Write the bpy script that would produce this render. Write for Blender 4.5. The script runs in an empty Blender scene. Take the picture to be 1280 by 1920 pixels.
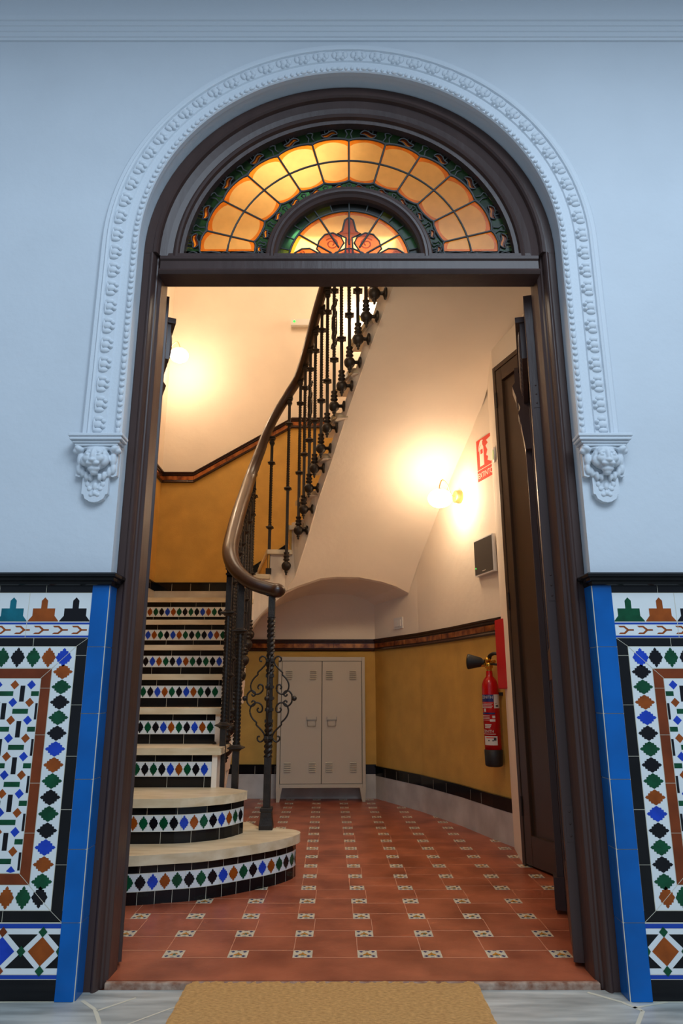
import bpy, math, random
from mathutils import Vector, Matrix
random.seed(7)
PI = math.pi
sc = bpy.context.scene
COL = sc.collection

# ------------------------------------------------------------------ camera, world, big lights, exposure
cam = bpy.data.cameras.new('camera'); cam_o = bpy.data.objects.new('camera', cam); COL.objects.link(cam_o)
cam.sensor_fit = 'VERTICAL'; cam.sensor_height = 36.0; cam.sensor_width = 24.0; cam.lens = 24.0
cam.clip_start = 0.05; cam.clip_end = 100
cam_o.location = (0, -2.412, 0.9); cam_o.rotation_euler = (math.radians(90 + 14.8), 0, 0)
sc.camera = cam_o

world = bpy.data.worlds.new('sky'); sc.world = world; world.use_nodes = True
wb = world.node_tree.nodes['Background']
wb.inputs[0].default_value = (0.60, 0.77, 1.0, 1); wb.inputs[1].default_value = 0.50

def area(name, loc, target, size, power, color):
    l = bpy.data.lights.new(name, 'AREA'); l.shape = 'RECTANGLE'; l.size, l.size_y = size
    l.energy = power; l.color = color
    o = bpy.data.objects.new(name, l); COL.objects.link(o); o.location = loc
    o.rotation_euler = (Vector(target) - Vector(loc)).to_track_quat('-Z', 'Y').to_euler()
    return o
area('courtyard_daylight', (1.5, -4.3, 5.2), (0.1, 0, 0.7), (3.0, 3.0), 245, (0.66, 0.83, 1.0))

area('stairwell_fill', (-0.6, 2.6, 6.1), (-0.8, 3.0, 0), (1.2, 1.2), 34, (1.0, 0.80, 0.58))  # added warm fill out of view, brightens the stairwell; no real fixture
area('hall_fill', (0.0, 0.55, 3.05), (0.0, 1.7, 0.3), (0.5, 0.5), 11, (1.0, 0.82, 0.62))  # added fill hidden above the transom, lifts the lower hall
vs = sc.view_settings
sc.display_settings.display_device = 'sRGB'
vs.view_transform = 'Standard'; vs.look = 'None'; vs.gamma = 1.0; vs.use_curve_mapping = False
vs.exposure = 0.0
LAMP = 52.0                  # emission of the lamp globes
WARM = (1.0, 0.79, 0.56)

# ------------------------------------------------------------------ materials
def lin(c):
    return c / 12.92 if c <= 0.04045 else ((c + 0.055) / 1.055) ** 2.4
def rgb(r, g, b):
    return (lin(r / 255), lin(g / 255), lin(b / 255), 1)
def mat(name, col, rough=0.6, metal=0.0, var=0.0, scale=8.0, bump=0.0, bscale=60.0, coat=0.0, stretch=None, col2=None, detail=5):
    m = bpy.data.materials.new(name); m.use_nodes = True
    nt = m.node_tree; b = nt.nodes['Principled BSDF']
    b.inputs['Base Color'].default_value = col
    b.inputs['Roughness'].default_value = rough; b.inputs['Metallic'].default_value = metal
    if coat: b.inputs['Coat Weight'].default_value = coat; b.inputs['Coat Roughness'].default_value = 0.08
    if var or bump or col2:
        tc = nt.nodes.new('ShaderNodeTexCoord'); mp = nt.nodes.new('ShaderNodeMapping')
        nt.links.new(tc.outputs['Object'], mp.inputs[0])
        if stretch: mp.inputs['Scale'].default_value = stretch
    if var or col2:
        n = nt.nodes.new('ShaderNodeTexNoise'); n.inputs['Scale'].default_value = scale; n.inputs['Detail'].default_value = detail
        nt.links.new(mp.outputs[0], n.inputs['Vector'])
        r = nt.nodes.new('ShaderNodeValToRGB')
        c1 = col2 if col2 else tuple(max(0, x * (1 - var)) for x in col[:3]) + (1,)
        c2 = col if col2 else tuple(min(1, x * (1 + var)) for x in col[:3]) + (1,)
        r.color_ramp.elements[0].position = 0.33; r.color_ramp.elements[1].position = 0.67
        r.color_ramp.elements[0].color = c1; r.color_ramp.elements[1].color = c2
        nt.links.new(n.outputs['Fac'], r.inputs[0]); nt.links.new(r.outputs[0], b.inputs['Base Color'])
    if bump:
        n2 = nt.nodes.new('ShaderNodeTexNoise'); n2.inputs['Scale'].default_value = bscale; n2.inputs['Detail'].default_value = 6
        nt.links.new(mp.outputs[0], n2.inputs['Vector'])
        bp = nt.nodes.new('ShaderNodeBump'); bp.inputs['Strength'].default_value = bump; bp.inputs['Distance'].default_value = 0.01
        nt.links.new(n2.outputs['Fac'], bp.inputs['Height']); nt.links.new(bp.outputs[0], b.inputs['Normal'])
    return m
def emit(name, col, s):
    m = bpy.data.materials.new(name); m.use_nodes = True
    b = m.node_tree.nodes['Principled BSDF']
    b.inputs['Base Color'].default_value = tuple(col) + (1,)
    b.inputs['Emission Color'].default_value = tuple(col) + (1,); b.inputs['Emission Strength'].default_value = s
    return m
def glass(name, col, trans=0.75, rough=0.25, noise=0.0, emis=0.0):
    """stained glass: light from the room behind passes through, tinted"""
    m = bpy.data.materials.new(name); m.use_nodes = True
    nt = m.node_tree; nt.nodes.remove(nt.nodes['Principled BSDF']); out = nt.nodes['Material Output']
    tl = nt.nodes.new('ShaderNodeBsdfTranslucent'); tl.inputs[0].default_value = col
    tp = nt.nodes.new('ShaderNodeBsdfTransparent' if trans == 0 else 'ShaderNodeBsdfRefraction'); tp.inputs[0].default_value = col
    if trans: tp.inputs['Roughness'].default_value = 0.6; tp.inputs['IOR'].default_value = 1.12     # ripple-textured pane
    gl = nt.nodes.new('ShaderNodeBsdfGlossy'); gl.inputs['Roughness'].default_value = rough
    mx = nt.nodes.new('ShaderNodeMixShader'); mx.inputs[0].default_value = 1 - trans
    nt.links.new(tl.outputs[0], mx.inputs[1]); nt.links.new(tp.outputs[0], mx.inputs[2])
    m2 = nt.nodes.new('ShaderNodeMixShader'); m2.inputs[0].default_value = 0.015
    nt.links.new(mx.outputs[0], m2.inputs[1]); nt.links.new(gl.outputs[0], m2.inputs[2])
    nt.links.new(m2.outputs[0], out.inputs[0])
    if noise:
        tc = nt.nodes.new('ShaderNodeTexCoord'); n = nt.nodes.new('ShaderNodeTexNoise'); n.inputs['Scale'].default_value = 25
        nt.links.new(tc.outputs['Object'], n.inputs['Vector'])
        r = nt.nodes.new('ShaderNodeValToRGB')
        r.color_ramp.elements[0].position = .3; r.color_ramp.elements[1].position = .7
        r.color_ramp.elements[0].color = tuple(x * (1 - noise) for x in col[:3]) + (1,)
        r.color_ramp.elements[1].color = col
        nt.links.new(n.outputs['Fac'], r.inputs[0]); nt.links.new(r.outputs[0], tl.inputs[0]); nt.links.new(r.outputs[0], tp.inputs[0])
    return m

M = {}
M['facade'] = mat('white_wall_paint', rgb(202, 208, 214), 0.75, var=0.03, scale=2.5, bump=0.15, bscale=30)
M['stucco'] = mat('white_stucco', rgb(206, 212, 218), 0.7, bump=0.12, bscale=90)
M['plaster'] = mat('cream_plaster', rgb(240, 222, 200), 0.8, var=0.03, scale=3, bump=0.25, bscale=14)
M['ochre'] = mat('ochre_paint', rgb(204, 157, 72), 0.75, var=0.08, scale=6, bump=0.14, bscale=130)
M['brown_paint'] = mat('dark_brown_gloss_paint', rgb(70, 53, 49), 0.34, var=0.10, scale=14, bump=0.10, bscale=40, stretch=(1, 1, .15))
M['closet_paint'] = mat('brown_door_paint', rgb(70, 50, 36), 0.4, var=0.06, scale=10)
M['moulding'] = mat('dark_moulding_tile', rgb(58, 34, 24), 0.22, var=0.15, scale=30)
M['lustre'] = mat('lustre_tile', rgb(206, 124, 60), 0.14, metal=0.5, scale=16, col2=rgb(112, 56, 34))
M['black_tile'] = mat('black_glazed_tile', rgb(17, 17, 19), 0.12, var=0.3, scale=7)
M['blue_tile'] = mat('blue_glazed_tile', rgb(4, 90, 164), 0.14, var=0.14, scale=6)
M['white_tile'] = mat('white_glazed_tile', rgb(222, 224, 222), 0.14, var=0.03, scale=9)
M['line_blue'] = mat('cobalt_line_glaze', rgb(28, 66, 160), 0.14)
M['st_blue'] = mat('cobalt_glaze', rgb(28, 64, 176), 0.14, var=0.15, scale=20)
M['st_green'] = mat('green_glaze', rgb(10, 72, 44), 0.14, var=0.3, scale=20)
M['st_brown'] = mat('honey_brown_glaze', rgb(146, 70, 20), 0.14, var=0.2, scale=20)
M['st_black'] = mat('black_glaze', rgb(16, 15, 20), 0.14)
M['brown_tile'] = mat('brown_glazed_tile', rgb(122, 54, 22), 0.14, var=0.22, scale=9)
M['teal'] = mat('teal_glaze', rgb(12, 96, 110), 0.14, var=0.3, scale=16)
M['grout'] = mat('pale_grout', rgb(206, 198, 176), 0.85)
M['step_marble'] = mat('cream_step_marble', rgb(232, 214, 180), 0.38, scale=5, col2=rgb(206, 182, 142), stretch=(1, 4, 4))
M['base_marble'] = mat('grey_marble', rgb(206, 200, 190), 0.4, scale=5, col2=rgb(176, 168, 158))
M['hall_marble'] = mat('veined_hall_marble', rgb(196, 196, 188), 0.33, scale=3.2, col2=rgb(140, 140, 134), stretch=(1, 7, 1), detail=9)
M['terracotta'] = mat('terracotta_tile', rgb(178, 96, 64), 0.36, scale=4.5, col2=rgb(128, 60, 38), bump=0.15, bscale=20, detail=9)
M['terra_grout'] = mat('terracotta_grout', rgb(206, 144, 112), 0.8)
M['cement'] = mat('worn_cement', rgb(176, 150, 130), 0.9, scale=30, col2=rgb(128, 84, 62), bump=0.5, bscale=50)
M['ins_cream'] = mat('cream_insert_glaze', rgb(206, 192, 164), 0.3, var=0.12, scale=40)
M['ins_blue'] = mat('navy_insert_glaze', rgb(40, 50, 96), 0.2)
M['ins_gold'] = mat('ochre_insert_glaze', rgb(188, 124, 44), 0.2, var=0.3, scale=60)
M['ins_green'] = mat('green_insert_glaze', rgb(60, 92, 74), 0.2)
M['iron'] = mat('dark_wrought_iron', rgb(52, 44, 38), 0.45, metal=0.55, var=0.2, scale=30, bump=0.15, bscale=120)
M['rail_wood'] = mat('polished_handrail_wood', rgb(60, 33, 18), 0.34, var=0.15, scale=6, coat=0.1, stretch=(4, 4, 4))
M['locker'] = mat('beige_painted_metal', rgb(190, 178, 156), 0.45, var=0.02, scale=4)
M['locker_dark'] = mat('dark_gap_shade', rgb(40, 36, 32), 0.7)
M['locker_wire'] = mat('steel_wire', rgb(150, 140, 124), 0.35, metal=0.6)
M['red'] = mat('red_enamel', rgb(196, 12, 16), 0.22, var=0.06, scale=10)
M['red_box'] = mat('red_cabinet_paint', rgb(200, 8, 16), 0.4, var=0.03, scale=10)
M['rubber'] = mat('black_rubber', rgb(24, 23, 22), 0.55, var=0.15, scale=40)
M['brass'] = mat('brass', rgb(214, 160, 62), 0.25, metal=0.9)
M['lab_white'] = mat('white_label', rgb(216, 208, 196), 0.5)
M['lab_blue'] = mat('navy_label', rgb(26, 38, 104), 0.4)
M['lab_dark'] = mat('label_print', rgb(60, 58, 56), 0.6)
M['sign_red'] = mat('sign_red', rgb(226, 44, 12), 0.4)
M['sign_white'] = mat('sign_white', rgb(244, 232, 214), 0.4)
M['screen'] = mat('charcoal_screen', rgb(58, 54, 50), 0.3, var=0.04, scale=60)
M['white_plastic'] = mat('white_plastic', rgb(226, 220, 212), 0.35)
M['gold_metal'] = mat('satin_gold_metal', rgb(196, 158, 96), 0.35, metal=0.6)
M['globe'] = emit('lit_opal_glass', WARM, LAMP)
M['green_led'] = emit('green_light', (0.03, 1.0, 0.10), 1.3)
M['green_marker'] = mat('pale_green_marker', rgb(150, 214, 120), 0.35)
M['lead'] = mat('grey_lead_came', rgb(66, 66, 64), 0.55, metal=0.3, var=0.1, scale=40)
M['g_amber'] = glass('amber_glass', (1.0, 0.66, 0.24, 1), trans=.80, noise=.08)
M['g_orange'] = glass('orange_glass', (0.95, 0.30, 0.02, 1), trans=.8, noise=.2)
M['g_green'] = glass('green_glass', (0.02, 0.095, 0.045, 1), trans=.5, noise=.4)
M['g_moss'] = glass('moss_glass', (0.12, 0.20, 0.03, 1), trans=.5, noise=.4)
M['g_dark'] = glass('dark_glass', (0.008, 0.012, 0.014, 1), trans=.7)
M['g_brown'] = glass('brown_glass', (0.20, 0.05, 0.010, 1), trans=.4, noise=.5)
M['g_gold'] = glass('gold_glass', (1.0, 0.46, 0.04, 1), trans=.4, noise=.2)
M['o_gold'] = glass('painted_gold_glass', (0.36, 0.13, 0.04, 1), trans=0.0)
M['o_dark'] = glass('painted_dark_glass', (0.95, 0.50, 0.06, 1), trans=.9)
M['coir'] = mat('coir_mat', rgb(255, 200, 122), 0.95, scale=70, col2=rgb(226, 162, 92), bump=1.0, bscale=260, stretch=(1, 2.2, 1))

for _k in ('black_tile', 'blue_tile', 'line_blue', 'st_blue', 'st_green', 'st_brown', 'st_black', 'brown_tile', 'teal', 'white_tile', 'brown_paint'):
    M[_k].node_tree.nodes['Principled BSDF'].inputs['Specular IOR Level'].default_value = 0.28
# ------------------------------------------------------------------ mesh builder
class MB:
    def __init__(s): s.v = []; s.f = []; s.mi = []; s.sm = []
    def add(s, vs, fs, mi=0, sm=False):
        o = len(s.v); s.v += [tuple(p) for p in vs]
        for f in fs: s.f.append([i + o for i in f]); s.mi.append(mi); s.sm.append(sm)
    def poly(s, pts, mi=0): s.add(pts, [list(range(len(pts)))], mi)
    def box(s, a, b, mi=0):
        (x0, y0, z0), (x1, y1, z1) = a, b
        s.add([(x0, y0, z0), (x1, y0, z0), (x1, y1, z0), (x0, y1, z0), (x0, y0, z1), (x1, y0, z1), (x1, y1, z1), (x0, y1, z1)],
              [(0, 3, 2, 1), (4, 5, 6, 7), (0, 1, 5, 4), (1, 2, 6, 5), (2, 3, 7, 6), (3, 0, 4, 7)], mi)
    def prism(s, a, b, mi=0, sm=False, caps=True):
        """a, b: matching loops of 3D points"""
        n = len(a)
        fs = [[i, (i + 1) % n, n + (i + 1) % n, n + i] for i in range(n)]
        s.add(list(a) + list(b), fs, mi, sm)
        if caps: s.add(a, [list(range(n))[::-1]], mi); s.add(b, [list(range(n))], mi)
    def loft(s, loops, mi=0, sm=True, closed=True, caps=False):
        n = len(loops[0]); vs = [p for l in loops for p in l]; fs = []
        for j in range(len(loops) - 1):
            for i in range(n if closed else n - 1):
                k = (i + 1) % n
                fs.append([j * n + i, j * n + k, (j + 1) * n + k, (j + 1) * n + i])
        s.add(vs, fs, mi, sm)
        if caps: s.add(loops[0], [list(range(n))[::-1]], mi); s.add(loops[-1], [list(range(n))], mi)
    def lathe(s, prof, c, n=16, axis=(0, 0, 1), mi=0, sm=True):
        q = Vector((0, 0, 1)).rotation_difference(Vector(axis).normalized()); c = Vector(c)
        loops = []
        for r, h in prof:
            loops.append([c + q @ Vector((r * math.cos(2 * PI * i / n), r * math.sin(2 * PI * i / n), h)) for i in range(n)])
        s.loft(loops, mi, sm, True, True)
    def ell(s, c, r, mi=0, n=12, m=8, rot=None):
        c = Vector(c); loops = []
        for j in range(m + 1):
            t = -PI / 2 + PI * j / m; ct = max(math.cos(t), 0.02)
            l = [Vector((r[0] * ct * math.cos(2 * PI * i / n), r[1] * ct * math.sin(2 * PI * i / n), r[2] * math.sin(t))) for i in range(n)]
            if rot: l = [rot @ p for p in l]
            loops.append([c + p for p in l])
        s.loft(loops, mi, True, True, True)
    def tube(s, path, r, n=8, mi=0, closed=False, sy=1.0, sm=True, up=(0, 0, 1)):
        path = [Vector(p) for p in path]; loops = []
        N = len(path)
        for i, p in enumerate(path):
            a = path[(i - 1) % N] if closed else path[max(i - 1, 0)]
            b = path[(i + 1) % N] if closed else path[min(i + 1, N - 1)]
            t = (b - a).normalized(); u = Vector(up)
            if abs(t.dot(u)) > 0.98: u = Vector((0, 1, 0))
            x = t.cross(u).normalized(); y = x.cross(t).normalized()
            rr = r[i] if isinstance(r, (list, tuple)) else r
            loops.append([p + x * (rr * math.cos(2 * PI * k / n + PI / n)) + y * (rr * sy * math.sin(2 * PI * k / n + PI / n)) for k in range(n)])
        if closed: loops.append(loops[0])
        s.loft(loops, mi, sm, True, not closed)
    def twist(s, x, y, z0, z1, h, pitch, mi=0, seg=10):
        """square bar twisted about its own axis"""
        L = z1 - z0; k = max(4, int(L / pitch * seg)); loops = []
        for j in range(k + 1):
            a = 2 * PI * (j / seg); z = z0 + L * j / k
            lp = []
            for i in range(8):
                rr = h * 1.28 if i % 2 == 0 else h * 0.82
                lp.append((x + rr * math.cos(a + PI / 4 * i), y + rr * math.sin(a + PI / 4 * i), z))
            loops.append(lp)
        s.loft(loops, mi, True, True, True)
    def collar(s, x, y, z, w, mi=0, hgt=None, a=0.0):
        """diamond shaped knuckle on a bar"""
        hgt = hgt or w * 0.9
        def sq(r, zz): return [(x + r * math.cos(a + PI / 4 + PI / 2 * i), y + r * math.sin(a + PI / 4 + PI / 2 * i), zz) for i in range(4)]
        k = 1.414
        s.loft([sq(w * .45 * k, z - hgt / 2), sq(w * .55 * k, z - hgt * .32), sq(w * k, z - hgt * .06), sq(w * k, z + hgt * .06), sq(w * .55 * k, z + hgt * .32), sq(w * .45 * k, z + hgt / 2)], mi, False, True, True)
    def sqbar(s, x, y, z0, z1, h, mi=0):
        s.box((x - h, y - h, z0), (x + h, y + h, z1), mi)
    def build(s, name, mats, parent=None, bevel=0, solid=0, subsurf=0, remesh=0, seg=2):
        me = bpy.data.meshes.new(name); me.from_pydata(s.v, [], s.f)
        if not isinstance(mats, (list, tuple)): mats = [mats]
        for m in mats: me.materials.append(M[m] if isinstance(m, str) else m)
        me.polygons.foreach_set('material_index', s.mi); me.polygons.foreach_set('use_smooth', s.sm)
        me.validate(); me.update()
        o = bpy.data.objects.new(name, me); COL.objects.link(o)
        if parent: attach(o, parent)
        if remesh:
            r = o.modifiers.new('remesh', 'REMESH'); r.mode = 'VOXEL'; r.voxel_size = remesh; r.use_smooth_shade = True
            k = o.modifiers.new('smooth', 'SMOOTH'); k.factor = .5; k.iterations = 3
        if solid:
            d = o.modifiers.new('solid', 'SOLIDIFY'); d.thickness = solid; d.offset = -1
        if bevel:
            b = o.modifiers.new('bevel', 'BEVEL'); b.width = bevel; b.segments = seg; b.limit_method = 'ANGLE'; b.angle_limit = math.radians(40)
        if subsurf:
            b = o.modifiers.new('sub', 'SUBSURF'); b.levels = subsurf; b.render_levels = subsurf
        return o
def attach(o, parent):
    """child built in world coordinates, kept where it stands"""
    inv = Matrix.Identity(4); p = parent; loc = Vector((0, 0, 0))
    while p is not None: loc += p.location; p = p.parent if p.type == 'EMPTY' else None
    o.parent = parent; o.matrix_parent_inverse = Matrix.Translation(-loc)
def tag(o, label, cat, group=None):
    o['label'] = label; o['category'] = cat
    if group: o['group'] = group
    return o
def thing(name, label, cat, loc=(0, 0, 0), group=None):
    o = bpy.data.objects.new(name, None); COL.objects.link(o); o.location = loc; o.empty_display_size = .1
    return tag(o, label, cat, group)
def struct(o, label=None, cat=None):
    o['kind'] = 'structure'
    if label: o['label'] = label
    if cat: o['category'] = cat
    return o
def catmull(P, n=8):
    P = [Vector(p) for p in P]; out = []
    Q = [P[0] * 2 - P[1]] + P + [P[-1] * 2 - P[-2]]
    for i in range(1, len(Q) - 2):
        a, b, c, d = Q[i - 1:i + 3]
        for k in range(n):
            t = k / n
            out.append(.5 * ((2 * b) + (c - a) * t + (2 * a - 5 * b + 4 * c - d) * t * t + (3 * b - a - 3 * c + d) * t ** 3))
    out.append(P[-1]); return out
def lerp(a, b, t): return a + (b - a) * t
def interp(xs, ys, x):
    if x <= xs[0]: return ys[0]
    for i in range(len(xs) - 1):
        if x <= xs[i + 1]: return lerp(ys[i], ys[i + 1], (x - xs[i]) / (xs[i + 1] - xs[i]))
    return ys[-1]

# star of the tile borders (unit size, points up and down)
_q = [(0, 1), (.22, .82), (.21, .68), (.50, .66), (.52, .47), (.76, .45), (.78, .23), (.87, .17), (1.0, 0)]
STAR = _q + [(x, -y) for x, y in _q[-2::-1]] + [(-x, -y) for x, y in _q[1:]] + [(-x, y) for x, y in _q[-2:0:-1]]

DC = 0.033      # centre line of the doorway
# ================================================================== STRUCTURE
# ---- interior terracotta floor with glazed inserts and joints
WALLR = [(.305, 4.03), (.64, 3.33), (.85, 2.74), (.98, 2.28), (1.03, 2.13), (1.155, 1.72)]     # right wall of the stair hall, back to front
mb = MB()
mb.box((-1.85, .108, -.12), (1.9, 4.1, 0), 0)
SX, SY, X0, Y0 = .2293, .2127, .0915, .337
def wall_x(y):
    ys = [p[1] for p in WALLR][::-1]; xs = [p[0] for p in WALLR][::-1]
    return interp(ys, xs, y) if y > 1.72 else 1.155
for j in range(0, 18):
    y = Y0 + j * SY
    for i in range(-5, 7):
        x = X0 + i * SX - .0045 * j
        if x > wall_x(y) + .02: continue
        h = .0345; e = .0006
        mb.box((x - h, y - h, 0), (x + h, y + h, e), 1)
        def P2(pts, mi, dz): mb.poly([(x + a * h, y + b * h, e + dz) for a, b in pts], mi)
        # navy frame drawn as a notched band
        fr = [(-.86, -.62), (-.62, -.86), (.62, -.86), (.86, -.62), (.86, .62), (.62, .86), (-.62, .86), (-.86, .62)]
        inn = [(-.60, -.34), (-.38, -.60), (.38, -.60), (.60, -.34), (.60, .34), (.38, .60), (-.38, .60), (-.60, .34)]
        for k in (0, 2, 4, 6):
            a, b2 = fr[k], fr[(k + 1) % 8]; c, d = inn[(k + 1) % 8], inn[k]
            P2([a, b2, c, d], 2, .0003)
        for k in (1, 5):
            a, b2 = fr[k], fr[(k + 1) % 8]; mx = ((a[0] + b2[0]) / 2, (a[1] + b2[1]) / 2)
            P2([(mx[0] - .2, mx[1] - .06), (mx[0] + .2, mx[1] - .06), (mx[0] + .2, mx[1] + .06), (mx[0] - .2, mx[1] + .06)], 2, .0003)
        r = random.random()
        if r < .6: P2([(-.5, -.42), (.5, -.42), (.34, -.05), (.14, .1), (0, .5), (-.16, .1), (-.36, -.05)], 3, .0003); P2([(-.2, -.5), (.2, -.5), (.1, -.25), (-.1, -.25)], 4, .0005)
        else: P2([(-.45, -.3), (.1, -.36), (.48, .02), (.2, .3), (-.2, .1)], 3, .0003); P2([(-.1, -.4), (.3, -.4), (.2, .0), (0, .1)], 4, .0005)
        # joints
        g = .0011
        xs_ = x - h if (j + i) % 2 == 0 else x + h
        xs_ = x - h if j % 2 == 0 else x + h
        if j < 17: mb.poly([(xs_ - g, y + h, .0003), (xs_ + g, y + h, .0003), (xs_ + g, y + SY - h, .0003), (xs_ - g, y + SY - h, .0003)], 5)
        ys_ = y + h if (i + j) % 2 == 0 else y - h
        g *= 1.8; mb.poly([(x + h, ys_ - g, .0004), (x + SX - h, ys_ - g, .0004), (x + SX - h, ys_ + g, .0004), (x + h, ys_ + g, .0004)], 5)
struct(mb.build('floor', ['terracotta', 'ins_cream', 'ins_blue', 'ins_gold', 'ins_green', 'terra_grout']), 'terracotta floor with small painted tile inserts')
mb = MB(); mb.box((-.76, .088, -.05), (.83, .108, -.001), 0)
struct(mb.build('trim_1', 'cement', bevel=.004), 'worn cement edge of the doorway step')
# ---- marble floor outside
mb = MB(); mb.box((-4, -7, -.1), (4, .0875, -.02), 0)
def joint(pts, w):
    for a, b in zip(pts, pts[1:]):
        a = Vector(a + (-.0194,)); b = Vector(b + (-.0194,)); n = (b - a).cross(Vector((0, 0, 1))).normalized() * w
        mb.poly([a - n, b - n, b + n, a + n], 1)
joint([(-.80, .01), (-.74, -.05), (-.70, -.13), (-.66, -.25)], .006); joint([(-.73, -.06), (-.64, .03)], .004); joint([(-.665, -.2), (-.52, -.05), (-.46, .0)], .003)
joint([(-1.4, -.04), (-1.0, .0), (-.84, .002)], .003)
joint([(.78, .07), (.86, .0), (.90, -.06), (.84, -.16), (.7, -.3)], .006); joint([(.88, -.04), (1.0, .0)], .005)
struct(mb.build('floor', ['hall_marble', 'grout']), 'grey veined marble hall floor outside the doorway')

# ---- facade wall with the arched opening
R0, CZ = .86, 2.675
def arch_pts(r, n=48, cz=CZ): return [(DC - r * math.cos(PI * i / n), cz + r * math.sin(PI * i / n)) for i in range(n + 1)]
YF, YB, ZT = .012, .30, 6.2
mb = MB()
for s in (-1, 1):
    x1 = DC + s * R0; x2 = s * 3.4
    for y in (YF, YB): mb.poly([(x1, y, -.1), (x2, y, -.1), (x2, y, ZT), (x1, y, ZT)])
    mb.poly([(x1, YF, -.1), (x1, YB, -.1), (x1, YB, CZ), (x1, YF, CZ)])
ap = arch_pts(R0)
for (xa, za), (xb, zb) in zip(ap, ap[1:]):
    for y in (YF, YB): mb.poly([(xa, y, za), (xb, y, zb), (xb, y, ZT), (xa, y, ZT)])
    mb.add([(xa, YF, za), (xb, YF, zb), (xb, YB, zb), (xa, YB, za)], [(0, 1, 2, 3)], 0, True)
mb.poly([(-3.4, YF, ZT), (3.4, YF, ZT), (3.4, YB, ZT), (-3.4, YB, ZT)])
struct(mb.build('wall_front', 'facade'), 'white wall around the arched doorway')
# ---- cornice at the top of the picture
mb = MB()
prof = [(.012, 3.722), (.004, 3.724), (.002, 3.735), (-.003, 3.738), (-.005, 3.758), (-.010, 3.761), (-.012, 3.782), (-.017, 3.785), (-.019, 3.803), (-.026, 3.806), (-.030, 3.826), (-.034, 3.90), (-.05, 4.02), (.012, 4.02)]
mb.prism([(-3.4, y, z) for y, z in prof], [(3.4, y, z) for y, z in prof])
struct(mb.build('trim_2', 'stucco'), 'white stepped cornice above the arch')

mb = MB(); mb.box((-4, -1.25, 4.02), (4, .012, 4.12)); struct(mb.build('ceiling', 'facade'), 'white hall ceiling strip above the cornice, added out of view to shade the wall top')  # unseen strip, added to block sky light and darken the wall top
# ---- interior walls
YBW = 4.02
rail_line = [(-1.78, 2.895), (-1.46, 2.895), (-.50, 3.47), (.5, 3.47)]       # bottom of the rail on the back wall
land_line = [(-1.78, 1.905), (-1.07, 1.905), (-.50, 2.295), (.5, 2.52)]      # top of the dark band on the back wall
mb = MB()
def strip(la, lb, mi, y=YBW):
    for (a, b), (c, d) in zip(zip(la, lb), list(zip(la, lb))[1:]):
        mb.poly([(a[0], y, a[1]), (c[0], y, c[1]), (d[0], y, d[1]), (b[0], y, b[1])], mi)
xs = [p[0] for p in rail_line]
strip([(x, -.1) for x in xs], [(x, 1.32) for x in xs], 0)
strip([(x, 1.32) for x, z in land_line], [(x, z - .3) for x, z in land_line], 1)
strip([(x, z - .3) for x, z in land_line], [(x, 2.7) for x, z in land_line], 0)
strip([(x, 2.7) for x in xs], [(x, z + .05) for x, z in rail_line], 0)
strip([(x, z + .05) for x, z in rail_line], [(x, 6.2) for x in xs], 1)
mb.poly([(.5, YBW, -.1), (1.9, YBW, -.1), (1.9, YBW, 6.2), (.5, YBW, 6.2)], 1)
struct(mb.build('wall_back', ['ochre', 'plaster']), 'back wall, ochre below the dark rail and cream above')
XL = -1.775
def left_line(off):     # dado lines following the lower flight
    return [(4.02, 1.62 + off), (2.95, 1.62 + off), (.9, .2 + off), (.3, .2 + off)]
mb = MB()
lo, hi = left_line(-.3), left_line(1.27)
for (a, b), (c, d) in zip(zip(lo, hi), list(zip(lo, hi))[1:]):
    mb.poly([(XL, a[0], a[1]), (XL, c[0], c[1]), (XL, d[0], d[1]), (XL, b[0], b[1])], 0)
    mb.poly([(XL, b[0], b[1]), (XL, d[0], d[1]), (XL, d[0], 6.2), (XL, b[0], 6.2)], 1)
struct(mb.build('wall_left', ['ochre', 'plaster']), 'left wall beside the lower flight')
mb = MB()
for (xa, ya), (xb, yb) in zip(WALLR, WALLR[1:]):
    mb.poly([(xa, ya, -.1), (xb, yb, -.1), (xb, yb, 1.32), (xa, ya, 1.32)], 0)
    mb.poly([(xa, ya, 1.32), (xb, yb, 1.32), (xb, yb, 6.2), (xa, ya, 6.2)], 1)
# white pier beside the closet door, then on to the front wall behind the door leaf
for (xa, ya), (xb, yb) in [((1.155, 1.72), (1.30, .85)), ((1.30, .85), (1.36, .29))]:
    mb.poly([(xa, ya, -.1), (xb, yb, -.1), (xb, yb, 6.2), (xa, ya, 6.2)], 1)
mb.prism([(1.030, 2.03, 0), (.984, 1.655, 0), (1.012, 1.650, 0), (1.052, 2.03, 0)], [(1.030, 2.03, 3.2), (.984, 1.655, 3.2), (1.012, 1.650, 3.2), (1.052, 2.03, 3.2)], 1)
mb.prism([(.984, 1.655, 2.932), (1.012, 1.65, 2.932), (1.21, 1.055, 2.932), (1.185, 1.05, 2.932)], [(.984, 1.655, 3.4), (1.012, 1.65, 3.4), (1.21, 1.055, 3.4), (1.185, 1.05, 3.4)], 1)
struct(mb.build('wall_right', ['ochre', 'plaster']), 'right wall, ochre dado with cream plaster above')
mb = MB(); mb.box((-1.9, .3, 6.2), (2.0, 4.1, 6.3))
struct(mb.build('ceiling', 'plaster'))

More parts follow.
